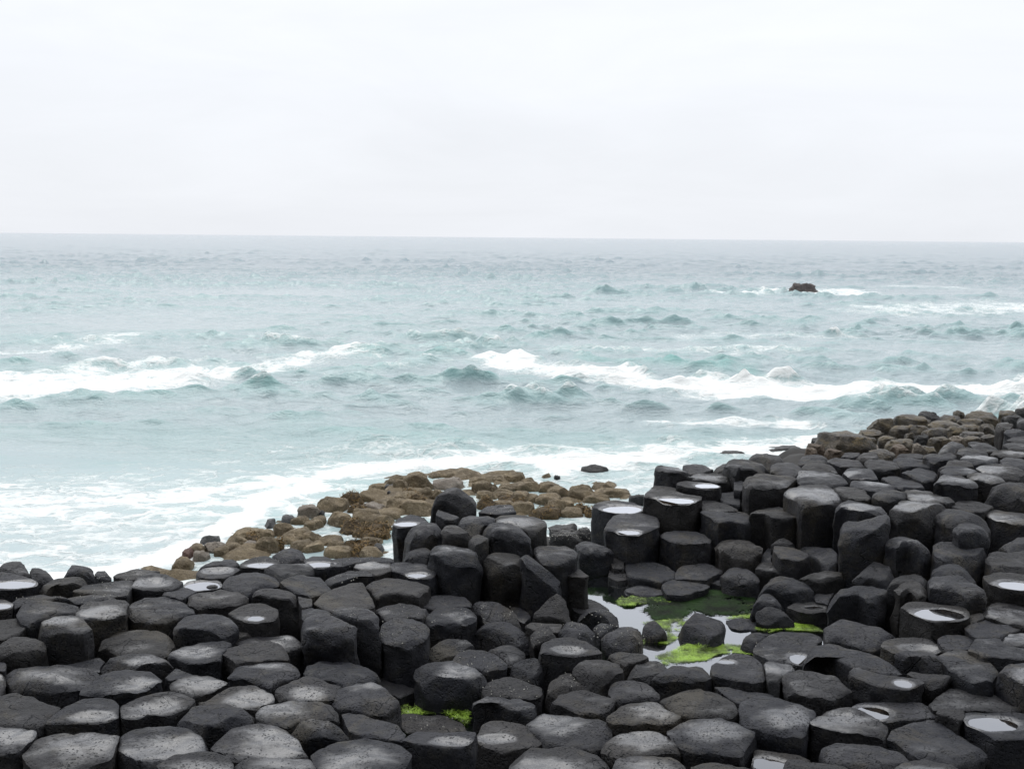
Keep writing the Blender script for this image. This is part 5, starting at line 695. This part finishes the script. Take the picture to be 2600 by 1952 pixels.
GOLD = mat_plain("golden_weed", (0.15, 0.10, 0.022), .6, .6, 14, .3)
BWEED = mat_plain("brown_weed", (0.15, 0.095, 0.035), .7, .6, 14, .3)
KELP = mat_plain("dark_kelp", (0.035, 0.021, 0.012), .25, .6, 14, .6)

# ------------------------------------------------------------------ sea
def build_sea():
    half = R_(27.5)
    th = np.concatenate([np.linspace(-R_(62), -half, 44, endpoint=False), np.linspace(-half, half, 660), np.linspace(half, R_(62), 45)[1:]])
    rows = np.concatenate([np.linspace(1/6.0, 1/11.5, 40, endpoint=False), np.linspace(1/11.5, 1/40., 400, endpoint=False), np.linspace(1/40., 1/400., 420, endpoint=False),
                           np.linspace(1/400., 1/3000., 40, endpoint=False), 1/np.array([3000., 5000, 9000, 20000, 60000])])
    D = 1/rows
    dD = np.abs(np.gradient(D))
    Y = np.repeat(D, len(th)); X = Y*np.tile(np.tan(th), len(D)); S = np.repeat(dD, len(th))
    rng = np.random.default_rng(5)
    nw = 84
    lam = np.geomspace(.38, 21, nw)
    H = np.zeros_like(X); DX = np.zeros_like(X); DY = np.zeros_like(X)
    patch = .75+.5*fbm(np.stack([X*.6, Y, 0*X], 1), .11, 2, 3)
    for l in lam:
        a = np.clip(rng.normal(-math.pi/2, .62), -math.pi/2-1.3, -math.pi/2+1.3)
        k = 2*math.pi/l
        amp = .0060*l**.58*rng.uniform(.6, 1.35)*(1+.5*math.exp(-(math.log(l/3.0)/.75)**2)+.7*math.exp(-(math.log(l/.9)/.5)**2))
        if l > 4: amp = .0060*4**.58*rng.uniform(.4, .9)*(1 if l < 9 else .7)
        fade = np.clip((l/S-.12)/.7, 0, 1)
        ph = k*(X*math.cos(a)+Y*math.sin(a))+rng.uniform(0, 6.28)
        A = amp*fade*(patch if l < 5 else 1)
        H += A*np.cos(ph); s_ = A*np.sin(ph)*.75
        DX -= s_*math.cos(a); DY -= s_*math.sin(a)
    froth = np.zeros_like(X); calm = np.zeros_like(X); foam = np.zeros_like(X); cr = np.zeros_like(X)
    near = Y < 200
    Xn, Yn = X[near], Y[near]
    wx = Xn+1.2*fbm(np.stack([Xn, Yn, 0*Xn], 1), .35, 3, 7)
    wy = Yn+.035*Yn*fbm(np.stack([Xn*.5, Yn, 0*Xn], 1), .30, 3, 9)
    f_ = np.zeros_like(Xn)
    so = np.zeros_like(Xn)
    for x, y, hx, hy, st, soft in FOAM:
        sel = (np.abs(wx-x) < 3*hx) & (np.abs(wy-y) < 3*hy)
        q = ((wx[sel]-x)/hx)**2+((wy[sel]-y)/hy)**2
        e_ = st*np.exp(-.6*q); f_[sel] = np.maximum(f_[sel], e_)
        if soft: so[sel] = np.maximum(so[sel], e_)
    c_ = np.zeros_like(Xn)
    for x, y, hx, hy, am in CREST:
        sel = (np.abs(wx-x) < 3*hx) & (np.abs(wy-y) < 4*hy)
        q = ((wx[sel]-x)/hx)**2; d = (wy[sel]-y)/hy
        prof = np.where(d > 0, np.exp(-.5*d*d), np.exp(-1.1*d*d))
        c_[sel] = np.maximum(c_[sel], am*np.exp(-.8*q)*prof)
    base = .30+.26*fbm(np.stack([Xn*.35, Yn, 0*Xn], 1), .22, 3, 21)
    nearsh = sst(34, 14, Yn)
    f_ = np.maximum(f_, base*(.35+.65*nearsh))
    # shallows between the boulders
    calmn = sst(17.2, 15.2, Yn-.28*np.abs(Xn-1.5))
    foam[near] = f_; froth[near] = so; cr[near] = c_; calm[near] = calmn
    rms = H.std()
    Hs = H*(1-.8*calm)+.28*np.maximum(H, 0)**2/max(rms, .01)*(1-calm)+cr*(1-calm)
    foam = np.clip(foam+.55*np.clip((H-2.3*rms)/rms, 0, 1)*(Y < 45)*.6, 0, 1)
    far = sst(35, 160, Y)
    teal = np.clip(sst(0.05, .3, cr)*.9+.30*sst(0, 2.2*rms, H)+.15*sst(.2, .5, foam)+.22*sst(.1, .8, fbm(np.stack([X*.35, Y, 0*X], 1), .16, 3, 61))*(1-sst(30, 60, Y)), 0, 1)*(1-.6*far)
    V = np.stack([X+DX*(1-calm), Y+DY*(1-calm), Hs], 1)
    n, m_ = len(D), len(th)
    i = (np.arange(n-1)[:, None]*m_+np.arange(m_-1)[None, :]).ravel()
    Fc = np.stack([i, i+1, i+1+m_, i+m_], 1)
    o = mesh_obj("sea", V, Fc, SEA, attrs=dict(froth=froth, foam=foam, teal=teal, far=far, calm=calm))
    tag(o, kind='structure')
build_sea()

# ------------------------------------------------------------------ bed rock under the columns
def build_bed():
    pts = [(c[2][0], c[2][1], c[2][2]-.55) for c in COLS]+[(b[3], b[4], b[5]-.12) for b in BOUL]
    P = np.array(pts)
    xs = np.arange(-16, 24, .12); ys = np.arange(2.6, 22, .12)
    GX, GY = np.meshgrid(xs, ys); g = np.stack([GX.ravel(), GY.ravel()], 1)
    z = np.empty(len(g))
    for s in range(0, len(g), 4000):
        d = np.hypot(g[s:s+4000, None, 0]-P[None, :, 0], g[s:s+4000, None, 1]-P[None, :, 1])
        k = np.argsort(d, 1)[:, :3]
        zz = P[k, 2].min(1); dm = np.take_along_axis(d, k[:, :1], 1)[:, 0]
        z[s:s+4000] = zz-np.clip(dm-.35, 0, 3)*.8
        gx, gy = g[s:s+4000, 0], g[s:s+4000, 1]; out = np.abs(gx) > .50*gy+.55       # the causeway goes on to both sides
        tz = np.where(gx > 0, np.interp(gy, [4, 6, 8, 10, 12, 14, 17], [1.0, 1.1, 1.2, 1.35, 1.45, 1.0, -.6]), np.interp(gy, [4, 6, 7, 8, 9, 10], [.85, .95, 1.0, .8, .1, -1.]))
        z[s:s+4000] = np.where(out, tz-.42+.10*vnoise(np.stack([gx, gy, 0*gx], 1), 2.2, 9), z[s:s+4000])
        fr = (g[s:s+4000, 1] < 4.6)
        z[s:s+4000] = np.where(fr, np.minimum(.2, z[s:s+4000]+2), z[s:s+4000])
    z = np.clip(z, -2.2, None)+.05*fbm(np.stack([g[:, 0], g[:, 1], 0*z], 1), 2.5, 3, 4)
    n, m_ = GX.shape
    i = (np.arange(n-1)[:, None]*m_+np.arange(m_-1)[None, :]).ravel()
    Fc = np.stack([i, i+1, i+1+m_, i+m_], 1)
    tag(mesh_obj("rocky_shore", np.stack([g[:, 0], g[:, 1], z], 1), Fc, BED), kind='structure')
build_bed()

# brown reef that carries the boulders
def build_reef():
    P = np.array([(b[3], b[4]) for b in BOUL if b[2] == 'b' and b[1] not in ('kelp', 'grey')])
    xs = np.arange(P[:, 0].min()-1, P[:, 0].max()+1, .09); ys = np.arange(P[:, 1].min()-1, P[:, 1].max()+1, .09)
    GX, GY = np.meshgrid(xs, ys); g = np.stack([GX.ravel(), GY.ravel(), 0*GX.ravel()], 1)
    d = np.full(len(g), 9.0)
    for q in P: d = np.minimum(d, np.hypot(g[:, 0]-q[0], g[:, 1]-q[1]))
    z = -.055+.15*fbm(g, 1.3, 4, 6)+.03*fbm(g, 8, 2, 3)-.7*np.clip(d-.32, 0, 2)
    n, m_ = GX.shape; i = (np.arange(n-1)[:, None]*m_+np.arange(m_-1)[None, :]).ravel()
    tag(mesh_obj("reef_rock", np.stack([g[:, 0], g[:, 1], z], 1), np.stack([i, i+1, i+1+m_, i+m_], 1), BROWN), kind='structure')
build_reef()

# unseen hill behind the viewer, steepened and wrapped round to block sky light
def build_sky_blocker():
    xs = np.sign(np.linspace(-1, 1, 121))*np.abs(np.linspace(-1, 1, 121))**2*500; ys = np.concatenate([np.linspace(2.9, -6, 14), np.linspace(-7.5, -120, 40)])
    GX, GY = np.meshgrid(xs, ys)
    z = np.interp(-GY+.4*np.maximum(np.abs(GX)-8, 0)*(np.abs(GX) > 8), [-2.9, 0, 2.5, 5, 10, 22, 120], [.9, 1.7, 2.2, 6, 15, 29, 80])
    P = np.stack([GX.ravel(), GY.ravel(), z.ravel()], 1)
    P[:, 2] += np.clip(-P[:, 1]/12, 0, 1)*2.2*fbm(P, .06, 4, 3)
    n, m_ = GX.shape
    i = (np.arange(n-1)[:, None]*m_+np.arange(m_-1)[None, :]).ravel()
    tag(mesh_obj("sky_blocking_hill", P, np.stack([i, i+1, i+1+m_, i+m_], 1), mat_plain("sky_blocker_rock", (0.030, 0.031, 0.020), .9, .5, .8)), kind='structure')
build_sky_blocker()

# ------------------------------------------------------------------ basalt columns
def chaikin(P, cut, it):
    for _ in range(it):
        Q = np.roll(P, -1, 0)
        P = np.stack([P*(1-cut)+Q*cut, P*cut+Q*(1-cut)], 1).reshape(-1, 2)
    return P
def ccw(P):
    a = np.sum(P[:, 0]*np.roll(P[:, 1], -1)-np.roll(P[:, 0], -1)*P[:, 1])
    return P if a > 0 else P[::-1].copy()
def resample(P, n):
    Q = np.vstack([P, P[:1]]); d = np.r_[0, np.cumsum(np.hypot(*np.diff(Q, axis=0).T))]
    t = np.linspace(0, d[-1], n, endpoint=False)
    return np.stack([np.interp(t, d, Q[:, 0]), np.interp(t, d, Q[:, 1])], 1)
def barnacles(parent, pts, nrm, rng, n, size=(.003, .0065)):
    idx = rng.choice(len(pts), n)
    V = []; Fc = []
    for q in idx:
        r = rng.uniform(*size); c = pts[q]+rng.normal(0, .02, 3)*np.array([1, 1, 0]); a = rng.uniform(0, 6.28)
        b = len(V)
        for k in range(4):
            V.append((c[0]+r*math.cos(a+k*1.571), c[1]+r*math.sin(a+k*1.571), c[2]-.003))
        V.append((c[0], c[1], c[2]+r*.9))
        Fc += [(b+k, b+(k+1) % 4, b+4) for k in range(4)]
    o = mesh_obj("barnacles", V, Fc, BARN, parent=parent, smooth=False); o['kind'] = 'stuff'
    return o
def grid_faces(n_ring, m):
    i = np.arange(n_ring-1)[:, None]*m; j = np.arange(m)[None, :]; j2 = (j+1) % m
    return np.stack([(i+j).ravel(), (i+m+j).ravel(), (i+m+j2).ravel(), (i+j2).ravel()], 1)
def build_column(k, rec):
    label, fl, pc, T, outl, hol, wlab = rec
    rng = np.random.default_rng(100+k)
    pc = np.array(pc); poly = ccw(np.array(outl).reshape(-1, 2))
    s = fl[0]
    c = (poly.max(0)+poly.min(0))/2*.5+poly.mean(0)*.5
    near = pc[1] < 7.2
    m_ = 72 if near else 56
    cut, it = {'D': (.12, 1), 'F': (.08, 1), 'H': (.12, 1), 'B': (.08, 1), 'R': (.13, 2), 'P': (.1, 1)}[s]
    o_ = resample(chaikin(poly, cut, it), m_)
    o_ = c+(o_-c)*1.018
    rr = np.hypot(*(o_-c).T).mean()
    ang = np.linspace(0, 2*math.pi, m_, endpoint=False)
    seedv = k*3.7
    nz = vnoise(np.stack([np.cos(ang)*2.2+seedv, np.sin(ang)*2.2, 0*ang], 1), 1.0, 5)+.5*vnoise(np.stack([np.cos(ang)*6+seedv, np.sin(ang)*6, 0*ang], 1), 1.0, 8)
    o_ = c+(o_-c)*(1+.014*nz)[:, None]
    dome = {'D': .065, 'F': .02, 'H': .0, 'B': .05, 'R': .16, 'P': .22}[s]*rr*rng.uniform(.6, 1.25)
    edge = {'D': .055, 'F': .035, 'H': .03, 'B': .06, 'R': .16, 'P': .08}[s]*rr*rng.uniform(.8, 1.3)
    t0 = {'D': .86, 'F': .93, 'H': .92, 'B': .90, 'R': .64, 'P': .88}[s]
    ts = np.r_[.14, .28, .41, .53, .64, .74, .82, .885, .935, .97, .99, 1.0]
    dep = np.array([.012, .03, .055, .085, .12, .17, .23, .31, .41, .53, .68, .88, 1.1])
    depth_tot = min(1.5, pc[2]+.25); dep = dep[dep < depth_tot]; dep = np.r_[dep, depth_tot]
    Vt = []; kk = np.array(T)
    def plane(xy): return pc[2]+(xy-pc[:2])@kk
    tops = [c[None, :]]+[c+(o_-c)*t for t in ts]
    tall = np.r_[0, np.repeat(ts, m_)]
    xy = np.vstack(tops)
    aall = np.r_[0, np.tile(np.arange(m_), len(ts))].astype(int)
    chip = np.clip(1+.8*nz+.3*vnoise(np.stack([np.cos(ang)*9+seedv, np.sin(ang)*9, 0*ang], 1), 1.0, 18), .15, 3.2)[aall]
    t0v = np.clip(t0-.10*(chip-1), .4, .95)
    zt = plane(xy)+dome*(1-tall**2)*.9-edge*chip*np.clip((tall-t0v)/(1-t0v), 0, 1)**1.7
    P3 = np.c_[xy, np.zeros(len(xy))+seedv]
    zt += {'F': .009, 'H': .004}.get(s, .017)*fbm(P3, 4.5, 3, 2)+(.002 if s == 'H' else .0045)*fbm(P3, 15, 3, 6)
    wet = np.zeros(len(xy))
    q = None
    if hol:
        hx, hy, rx, ry = hol
        ry = max(ry, .35*rx)
        q = np.hypot((xy[:, 0]-hx)/rx, (xy[:, 1]-hy)/ry)*(1+.10*fbm(P3, 6.0, 2, 12))
        dd = min(.055, .28*min(rx, ry)) if 'p' in fl or s == 'H' else .012
        zt -= dd*(1-sst(.55, 1.35, q))
        wet = np.clip(1.05*(1-sst(.8, 1.7, q)), 0, 1) if s == 'H' else np.clip(1.1*(1-sst(.5, 1.5, q)), 0, 1)
    elif s == 'H':
        q = tall/.72; zt -= .035*(1-sst(.2, 1.1, q)); wet = np.clip(.9*(1-sst(.5, 1.1, q)), 0, 1)
    if 'w' in fl and not hol:
        off = rng.normal(0, .30, 2)*rr; sc = rng.uniform(.75, 1.05)*rr
        d = np.hypot((xy[:, 0]-c[0]-off[0])/1.25, xy[:, 1]-c[1]-off[1])/sc
        wet = np.maximum(wet, rng.uniform(.62, .8)*(1-sst(.25, 1.15, d)))
    wet = np.clip(wet+rng.uniform(.12, .34), 0, 1)
    sides = []; ze = zt[-m_:]; po = o_
    for d in dep:
        f_ = 1+.010*math.sin(d*9+seedv)-.035*min(d, .6)
        Pn = np.c_[po, np.full(m_, d*1.3+seedv)]
        w_ = (.030 if s in 'BR' else .014)*fbm(Pn, 4.0, 3, 31)*min(1, d/.08)+.008*fbm(Pn, 14, 2, 33)*min(1, d/.03)
        xy_ = c+(po-c)*(f_+w_/rr)[:, None]
        bulge = {'R': .05, 'B': .03}.get(s, .012)*math.sin(min(d/.35, 1)*math.pi)
        xy_ = c+(xy_-c)*(1+bulge)
        jj = .010*vnoise(Pn, 6, 77)*min(1, d/.1)
        sides.append(np.c_[xy_, ze-d+jj])
    V = np.vstack([np.c_[xy, zt]]+sides)
    # broken corners: clip against a few slanting planes
    npl = {'D': rng.integers(1, 4), 'F': rng.integers(1, 3), 'H': rng.integers(0, 2), 'B': 8, 'R': 5, 'P': 6}[s]
    big = {'B': (.05, .20), 'R': (.04, .13), 'P': (.05, .22), 'D': (.02, .11), 'F': (.01, .05), 'H': (.01, .04)}[s]
    up = V[:, 2] > pc[2]-.42
    for j in range(npl):
        a = rng.uniform(0, 6.28) if j % 2 else rng.normal(-1.57, .9)
        el = R_(rng.uniform(12, 58) if s in 'BRP' else rng.uniform(25, 60))
        n = np.array([math.cos(a)*math.cos(el), math.sin(a)*math.cos(el), math.sin(el)])
        dv = V[up]@n
        cutd = rng.uniform(*big)*rr
        over = np.maximum(0, V@n-(dv.max()-cutd))
        over *= 1-.25*np.clip(vnoise(V+seedv, 7, j), 0, 1)
        V = V-over[:, None]*n
        wet_cut = over[:len(wet)] > .01
        wet[wet_cut] *= .3
    V = V+(.002 if s == 'H' else .0042)*np.stack([fbm(V+seedv, 13, 2, 41), fbm(V+seedv, 13, 2, 42), fbm(V+seedv, 13, 2, 43)], 1)*np.r_[np.ones(len(xy))*.8, np.ones(len(V)-len(xy))][:, None]
    wa = np.r_[wet, np.zeros(len(V)-len(wet))+.05]
    nr = len(ts)+len(dep)
    Fq = grid_faces(nr, m_)+1
    fan = [(0, 1+i, 1+(i+1) % m_) for i in range(m_)]
    base = np.array([c[0], c[1], pc[2]-depth_tot])
    ob = mesh_obj("basalt_column", V-base, fan+Fq.tolist(), BASALT, loc=base, attrs=dict(wet=wa), sharp=R_(34))
    tag(ob, label, "basalt column", "dark basalt columns of the causeway", 'thing')
    if 'k' in fl:
        top = (V-base)[1:len(xy)]; top = top[tall[1:] < .97]
        barnacles(ob, top, None, rng, 26 if near else 20)
    if wlab:
        hx, hy, rx, ry = hol; ry = max(ry, .35*rx)
        zw = np.interp(.86, np.sort(q), V[:len(xy), 2][np.argsort(q)])
        sel = (q > .98) & (q < 1.14)
        zw = np.median(V[:len(xy), 2][sel]) if sel.any() else zw
        zw = min(zw, np.percentile(V[:len(xy), 2][q < 1.3], 70)) if (q < 1.3).any() else zw
        a = np.linspace(0, 2*math.pi, 48, endpoint=False)
        rad = 1.22+.05*vnoise(np.stack([np.cos(a)*2, np.sin(a)*2, 0*a+seedv], 1), 1, 4)
        W = np.c_[hx+rx*rad*np.cos(a), hy+ry*rad*np.sin(a), 0*a]
        # stay inside the column
        dv = W[:, :2]-c; r_w = np.hypot(*dv.T); aw = np.arctan2(dv[:, 1], dv[:, 0]); ao = np.arctan2(*(o_-c).T[::-1]); order = np.argsort(ao)
        lim = np.interp(aw, ao[order], np.hypot(*(o_-c).T)[order], period=2*math.pi)*.93
        W[:, :2] = c+dv*np.minimum(1, lim/np.maximum(r_w, 1e-6))[:, None]
        Wb = np.array([hx, hy, zw])
        wv = np.vstack([[0, 0, 0], W-np.array([hx, hy, 0])])
        wo_ = mesh_obj("puddle", wv, [(0, 1+i, 1+(i+1) % 48) for i in range(48)], PUDDLE, loc=Wb)
        tag(wo_, wlab, "puddle", "rain puddles on the basalt columns", 'thing')
    return ob
for k, rec in enumerate(COLS): build_column(k, rec)

# ------------------------------------------------------------------ boulders
def blades(name, V0, N0, mat, rng, n, ln, wd, parent, droop=.6):
    idx = rng.choice(len(V0), n); V = np.empty((n*4, 3)); 
    c = V0[idx]+rng.normal(0, .02, (n, 3)); nn = N0[idx]
    t = np.cross(nn, rng.normal(0, 1, (n, 3))); t /= np.linalg.norm(t, axis=1)[:, None]+1e-9
    d = nn*.28+t*.8+np.array([0, 0, -droop])*np.abs(rng.normal(.5, .3, (n, 1))); d /= np.linalg.norm(d, axis=1)[:, None]
    s = np.cross(d, nn); s /= np.linalg.norm(s, axis=1)[:, None]+1e-9
    L = rng.uniform(.5, 1.3, (n, 1))*ln; Wd = rng.uniform(.6, 1.3, (n, 1))*wd
    c = c+nn*.006
    V[0::4] = c-s*Wd*.5; V[1::4] = c+s*Wd*.5; V[2::4] = c+d*L+s*Wd*.35+nn*.01; V[3::4] = c+d*L-s*Wd*.35+nn*.01
    Fq = np.arange(n*4).reshape(-1, 4)
    o = mesh_obj(name, V, Fq, mat, parent=parent, smooth=False); o['kind'] = 'stuff'; return o
def rock_shape(rng, hx, hy, hz, m_=40, n_=22, ex=2.6, amp=.10, cuts=5, seed=0, sink=.15):
    u = np.linspace(0, 2*math.pi, m_, endpoint=False); v = np.linspace(R_(89), -R_(62), n_)
    U, Vv = np.meshgrid(u, v)
    d = np.stack([np.cos(U)*np.cos(Vv), np.sin(U)*np.cos(Vv), np.sin(Vv)], -1).reshape(-1, 3)
    L = (np.abs(d)**ex).sum(1)**(-1/ex); P = d*L[:, None]
    for j in range(cuts):
        n = rng.normal(0, 1, 3); n[2] = abs(n[2])*.8; n /= np.linalg.norm(n)
        dv = P@n; P -= np.maximum(0, dv-dv.max()*rng.uniform(.72, .93))[:, None]*n
    r = 1+amp*fbm(d*1.0+seed*5.1, 1.6, 3, 2)+.45*amp*fbm(d+seed, 5, 3, 9)
    P = P*r[:, None]*np.array([hx, hy, 1.0])
    top = P[:, 2].max(); P[:, 2] = np.where(P[:, 2] > 0, P[:, 2]/top*hz, P[:, 2]*(sink+.1))
    i = np.arange(n_-1)[:, None]*m_; j = np.arange(m_)[None, :]; j2 = (j+1) % m_
    Fq = np.stack([(i+j).ravel(), (i+m_+j).ravel(), (i+m_+j2).ravel(), (i+j2).ravel()], 1)
    nr = P/np.array([hx, hy, max(hz, .1)]); nr /= np.linalg.norm(nr, axis=1)[:, None]+1e-9
    return P, Fq, nr
KM = {'brown': BROWN, 'flat': BROWN, 'shaggy': SHAGGY, 'pale': PALE, 'grey': GREYR, 'red': RED, 'dark': DARKR, 'barn': DARKR,
      'slab': WEEDR, 'weed': WEEDR, 'brownblock': BBLOCK, 'kelp': DARKR, 'shell': PALE}
def build_boulder(k, rec):
    label, kind, grp, x, y, zb, hx, hy, hz = rec
    if kind == 'kelp': hx *= 1.4; hz = .12; hy *= 1.3
    if grp == 'p': hz *= .85; hx *= 1.08; hy *= 1.1
    if grp == "b" and kind != "kelp": hx *= 1.2; hz = hz*.95+.03; hy *= 1.25
    rng = np.random.default_rng(900+k)
    ex = {'brown': 2.9, 'flat': 3.2, 'slab': 4.5, 'brownblock': 5, 'dark': 4.2, 'weed': 4.6, 'shaggy': 2.5}.get(kind, 2.7)
    big = hx > .32
    P, Fq, nr = rock_shape(rng, hx, hy, hz, 48 if big else 34, 26 if big else 18, ex, .10 if kind in ('brown', 'grey', 'flat') else .15,
                           {'brown': 9, 'flat': 8, 'pale': 8, 'weed': 12, 'dark': 10}.get(kind, 7), k, .3 if grp == 'b' else .2)
    a = rng.normal(0, .25); ca, sa = math.cos(a), math.sin(a)
    o = mesh_obj("shore_boulder" if grp == 'b' else "weed_rock", P, Fq, KM[kind], loc=(x, y, zb), sharp=R_(50))
    if grp == 'b': tag(o, label, "boulder", "brown boulders at the water's edge", 'thing')
    else: tag(o, label, "rock", "weedy rocks of the right promontory", 'thing')
    up = P[:, 2] > .25*hz
    Pu, Nu = P[up], nr[up]
    area = hx*hy
    if kind == 'shaggy': blades("seaweed", Pu, Nu, BWEED, rng, int(200+700*min(area, .4)), .026, .012, o, 1.1)
    elif kind == 'barn': barnacles(o, Pu, Nu, rng, 160)
for k, rec in enumerate(BOUL): build_boulder(k, rec)

# the lone rock out at sea
def sea_rock():
    rng = np.random.default_rng(4)
    m_, n_ = 90, 34
    u = np.linspace(0, 2*math.pi, m_, endpoint=False); V = []
    for j in range(n_):
        t = j/(n_-1)
        if t < .5: hgt = .60; r = t/.5*.66
        else: q = (t-.5)/.5; hgt = .60-.95*q; r = .66+.42*q
        ring = np.stack([1.16*r*np.cos(u)+.07*(.6-hgt), .75*r*np.sin(u), np.full(m_, hgt)], 1); V.append(ring)
    V = np.vstack(V)
    rim = np.clip(V[:, 2]/.6, 0, 1)
    V[:, 2] += rim*(.20*fbm(V*np.array([1, 1, .3]), 3.6, 4, 3)-.22*np.clip(V[:, 0]-.2, 0, 1)-.1*np.clip(-V[:, 0]-.4, 0, 1)+.05)
    V[:, :2] *= (1+.16*fbm(V, 3.6, 4, 8))[:, None]
    o = mesh_obj("sea_rock", V, grid_faces(n_, m_), SEAR, loc=(SEA_ROCK[0], SEA_ROCK[1], 0), sharp=R_(40))
    o.scale = (1.02, 1, .86)
    tag(o, "small flat-topped dark rock standing alone far out in the sea", "rock", None, 'thing')
sea_rock()
def pebble():
    rng = np.random.default_rng(3)
    P, Fq, nr = rock_shape(rng, .045, .03, .022, 20, 12, 2.4, .08, 2, 3)
    tag(mesh_obj("pebble", P, Fq, DARKR, loc=(PEBBLE[0], PEBBLE[1], PEBBLE[2]-.012)), "dark pebble lying in the bright rain pan near the left shore", "pebble", None, 'thing')
pebble()

# ------------------------------------------------------------------ rock pools and algae
def inside(P, poly):
    x, y = P[:, 0], P[:, 1]; r = np.zeros(len(P), bool); n = len(poly)
    for i in range(n):
        (x0, y0), (x1, y1) = poly[i], poly[(i+1) % n]
        cnd = ((y0 > y) != (y1 > y)) & (x < (x1-x0)*(y-y0)/((y1-y0) or 1e-9)+x0); r ^= cnd
    return r
for nm, (zp, pl) in POOLS.items():
    pl = ccw(np.array(pl)); n = len(pl); c = pl.mean(0)
    sm = resample(chaikin(pl, .22, 2), 40)
    V = np.vstack([[0, 0, 0], np.c_[sm-c, np.zeros(40)]])
    fan = [(0, 1+i, 1+(i+1) % 40) for i in range(40)]
    tag(mesh_obj("pool_water", V, fan, POOLW, loc=(c[0], c[1], zp)), kind='structure')
    gx, gy = np.meshgrid(np.linspace(-1, 1, 24), np.linspace(-1, 1, 24)); ext = np.abs(sm-c).max(0)
    g = np.stack([gx.ravel()*ext[0], gy.ravel()*ext[1], np.zeros(576)], 1)
    g[:, 2] = -.11+.045*fbm(g, 4, 3, 5)
    i = (np.arange(23)[:, None]*24+np.arange(23)[None, :]).ravel()
    tag(mesh_obj("pool_bed", g, np.stack([i, i+1, i+25, i+24], 1), POOLBED if nm != 'dark' else BED, loc=(c[0], c[1], zp)), kind='structure')
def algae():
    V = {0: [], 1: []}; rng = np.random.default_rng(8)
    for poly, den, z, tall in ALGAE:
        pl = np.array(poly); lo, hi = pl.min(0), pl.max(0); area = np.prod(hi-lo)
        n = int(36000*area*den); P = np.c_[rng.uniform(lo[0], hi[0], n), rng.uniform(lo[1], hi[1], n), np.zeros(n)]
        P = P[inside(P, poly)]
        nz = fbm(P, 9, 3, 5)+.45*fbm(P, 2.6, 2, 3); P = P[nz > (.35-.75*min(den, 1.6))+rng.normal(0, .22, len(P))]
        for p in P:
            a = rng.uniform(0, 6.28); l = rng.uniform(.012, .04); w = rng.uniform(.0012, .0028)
            if tall == 2: l *= 1.6; w *= 2.2  # wide flat strands of the painted wall reflection
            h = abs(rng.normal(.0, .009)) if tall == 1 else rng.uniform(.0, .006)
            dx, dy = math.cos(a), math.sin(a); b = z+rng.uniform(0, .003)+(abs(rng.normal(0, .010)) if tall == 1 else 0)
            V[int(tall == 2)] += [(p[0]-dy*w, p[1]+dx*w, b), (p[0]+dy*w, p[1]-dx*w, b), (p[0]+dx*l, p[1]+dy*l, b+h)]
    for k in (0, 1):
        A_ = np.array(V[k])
        o = mesh_obj("green_algae" if k == 0 else "wall_reflection_strands", A_, np.arange(len(A_)).reshape(-1, 3), ALG if k == 0 else DKREFL, smooth=False)
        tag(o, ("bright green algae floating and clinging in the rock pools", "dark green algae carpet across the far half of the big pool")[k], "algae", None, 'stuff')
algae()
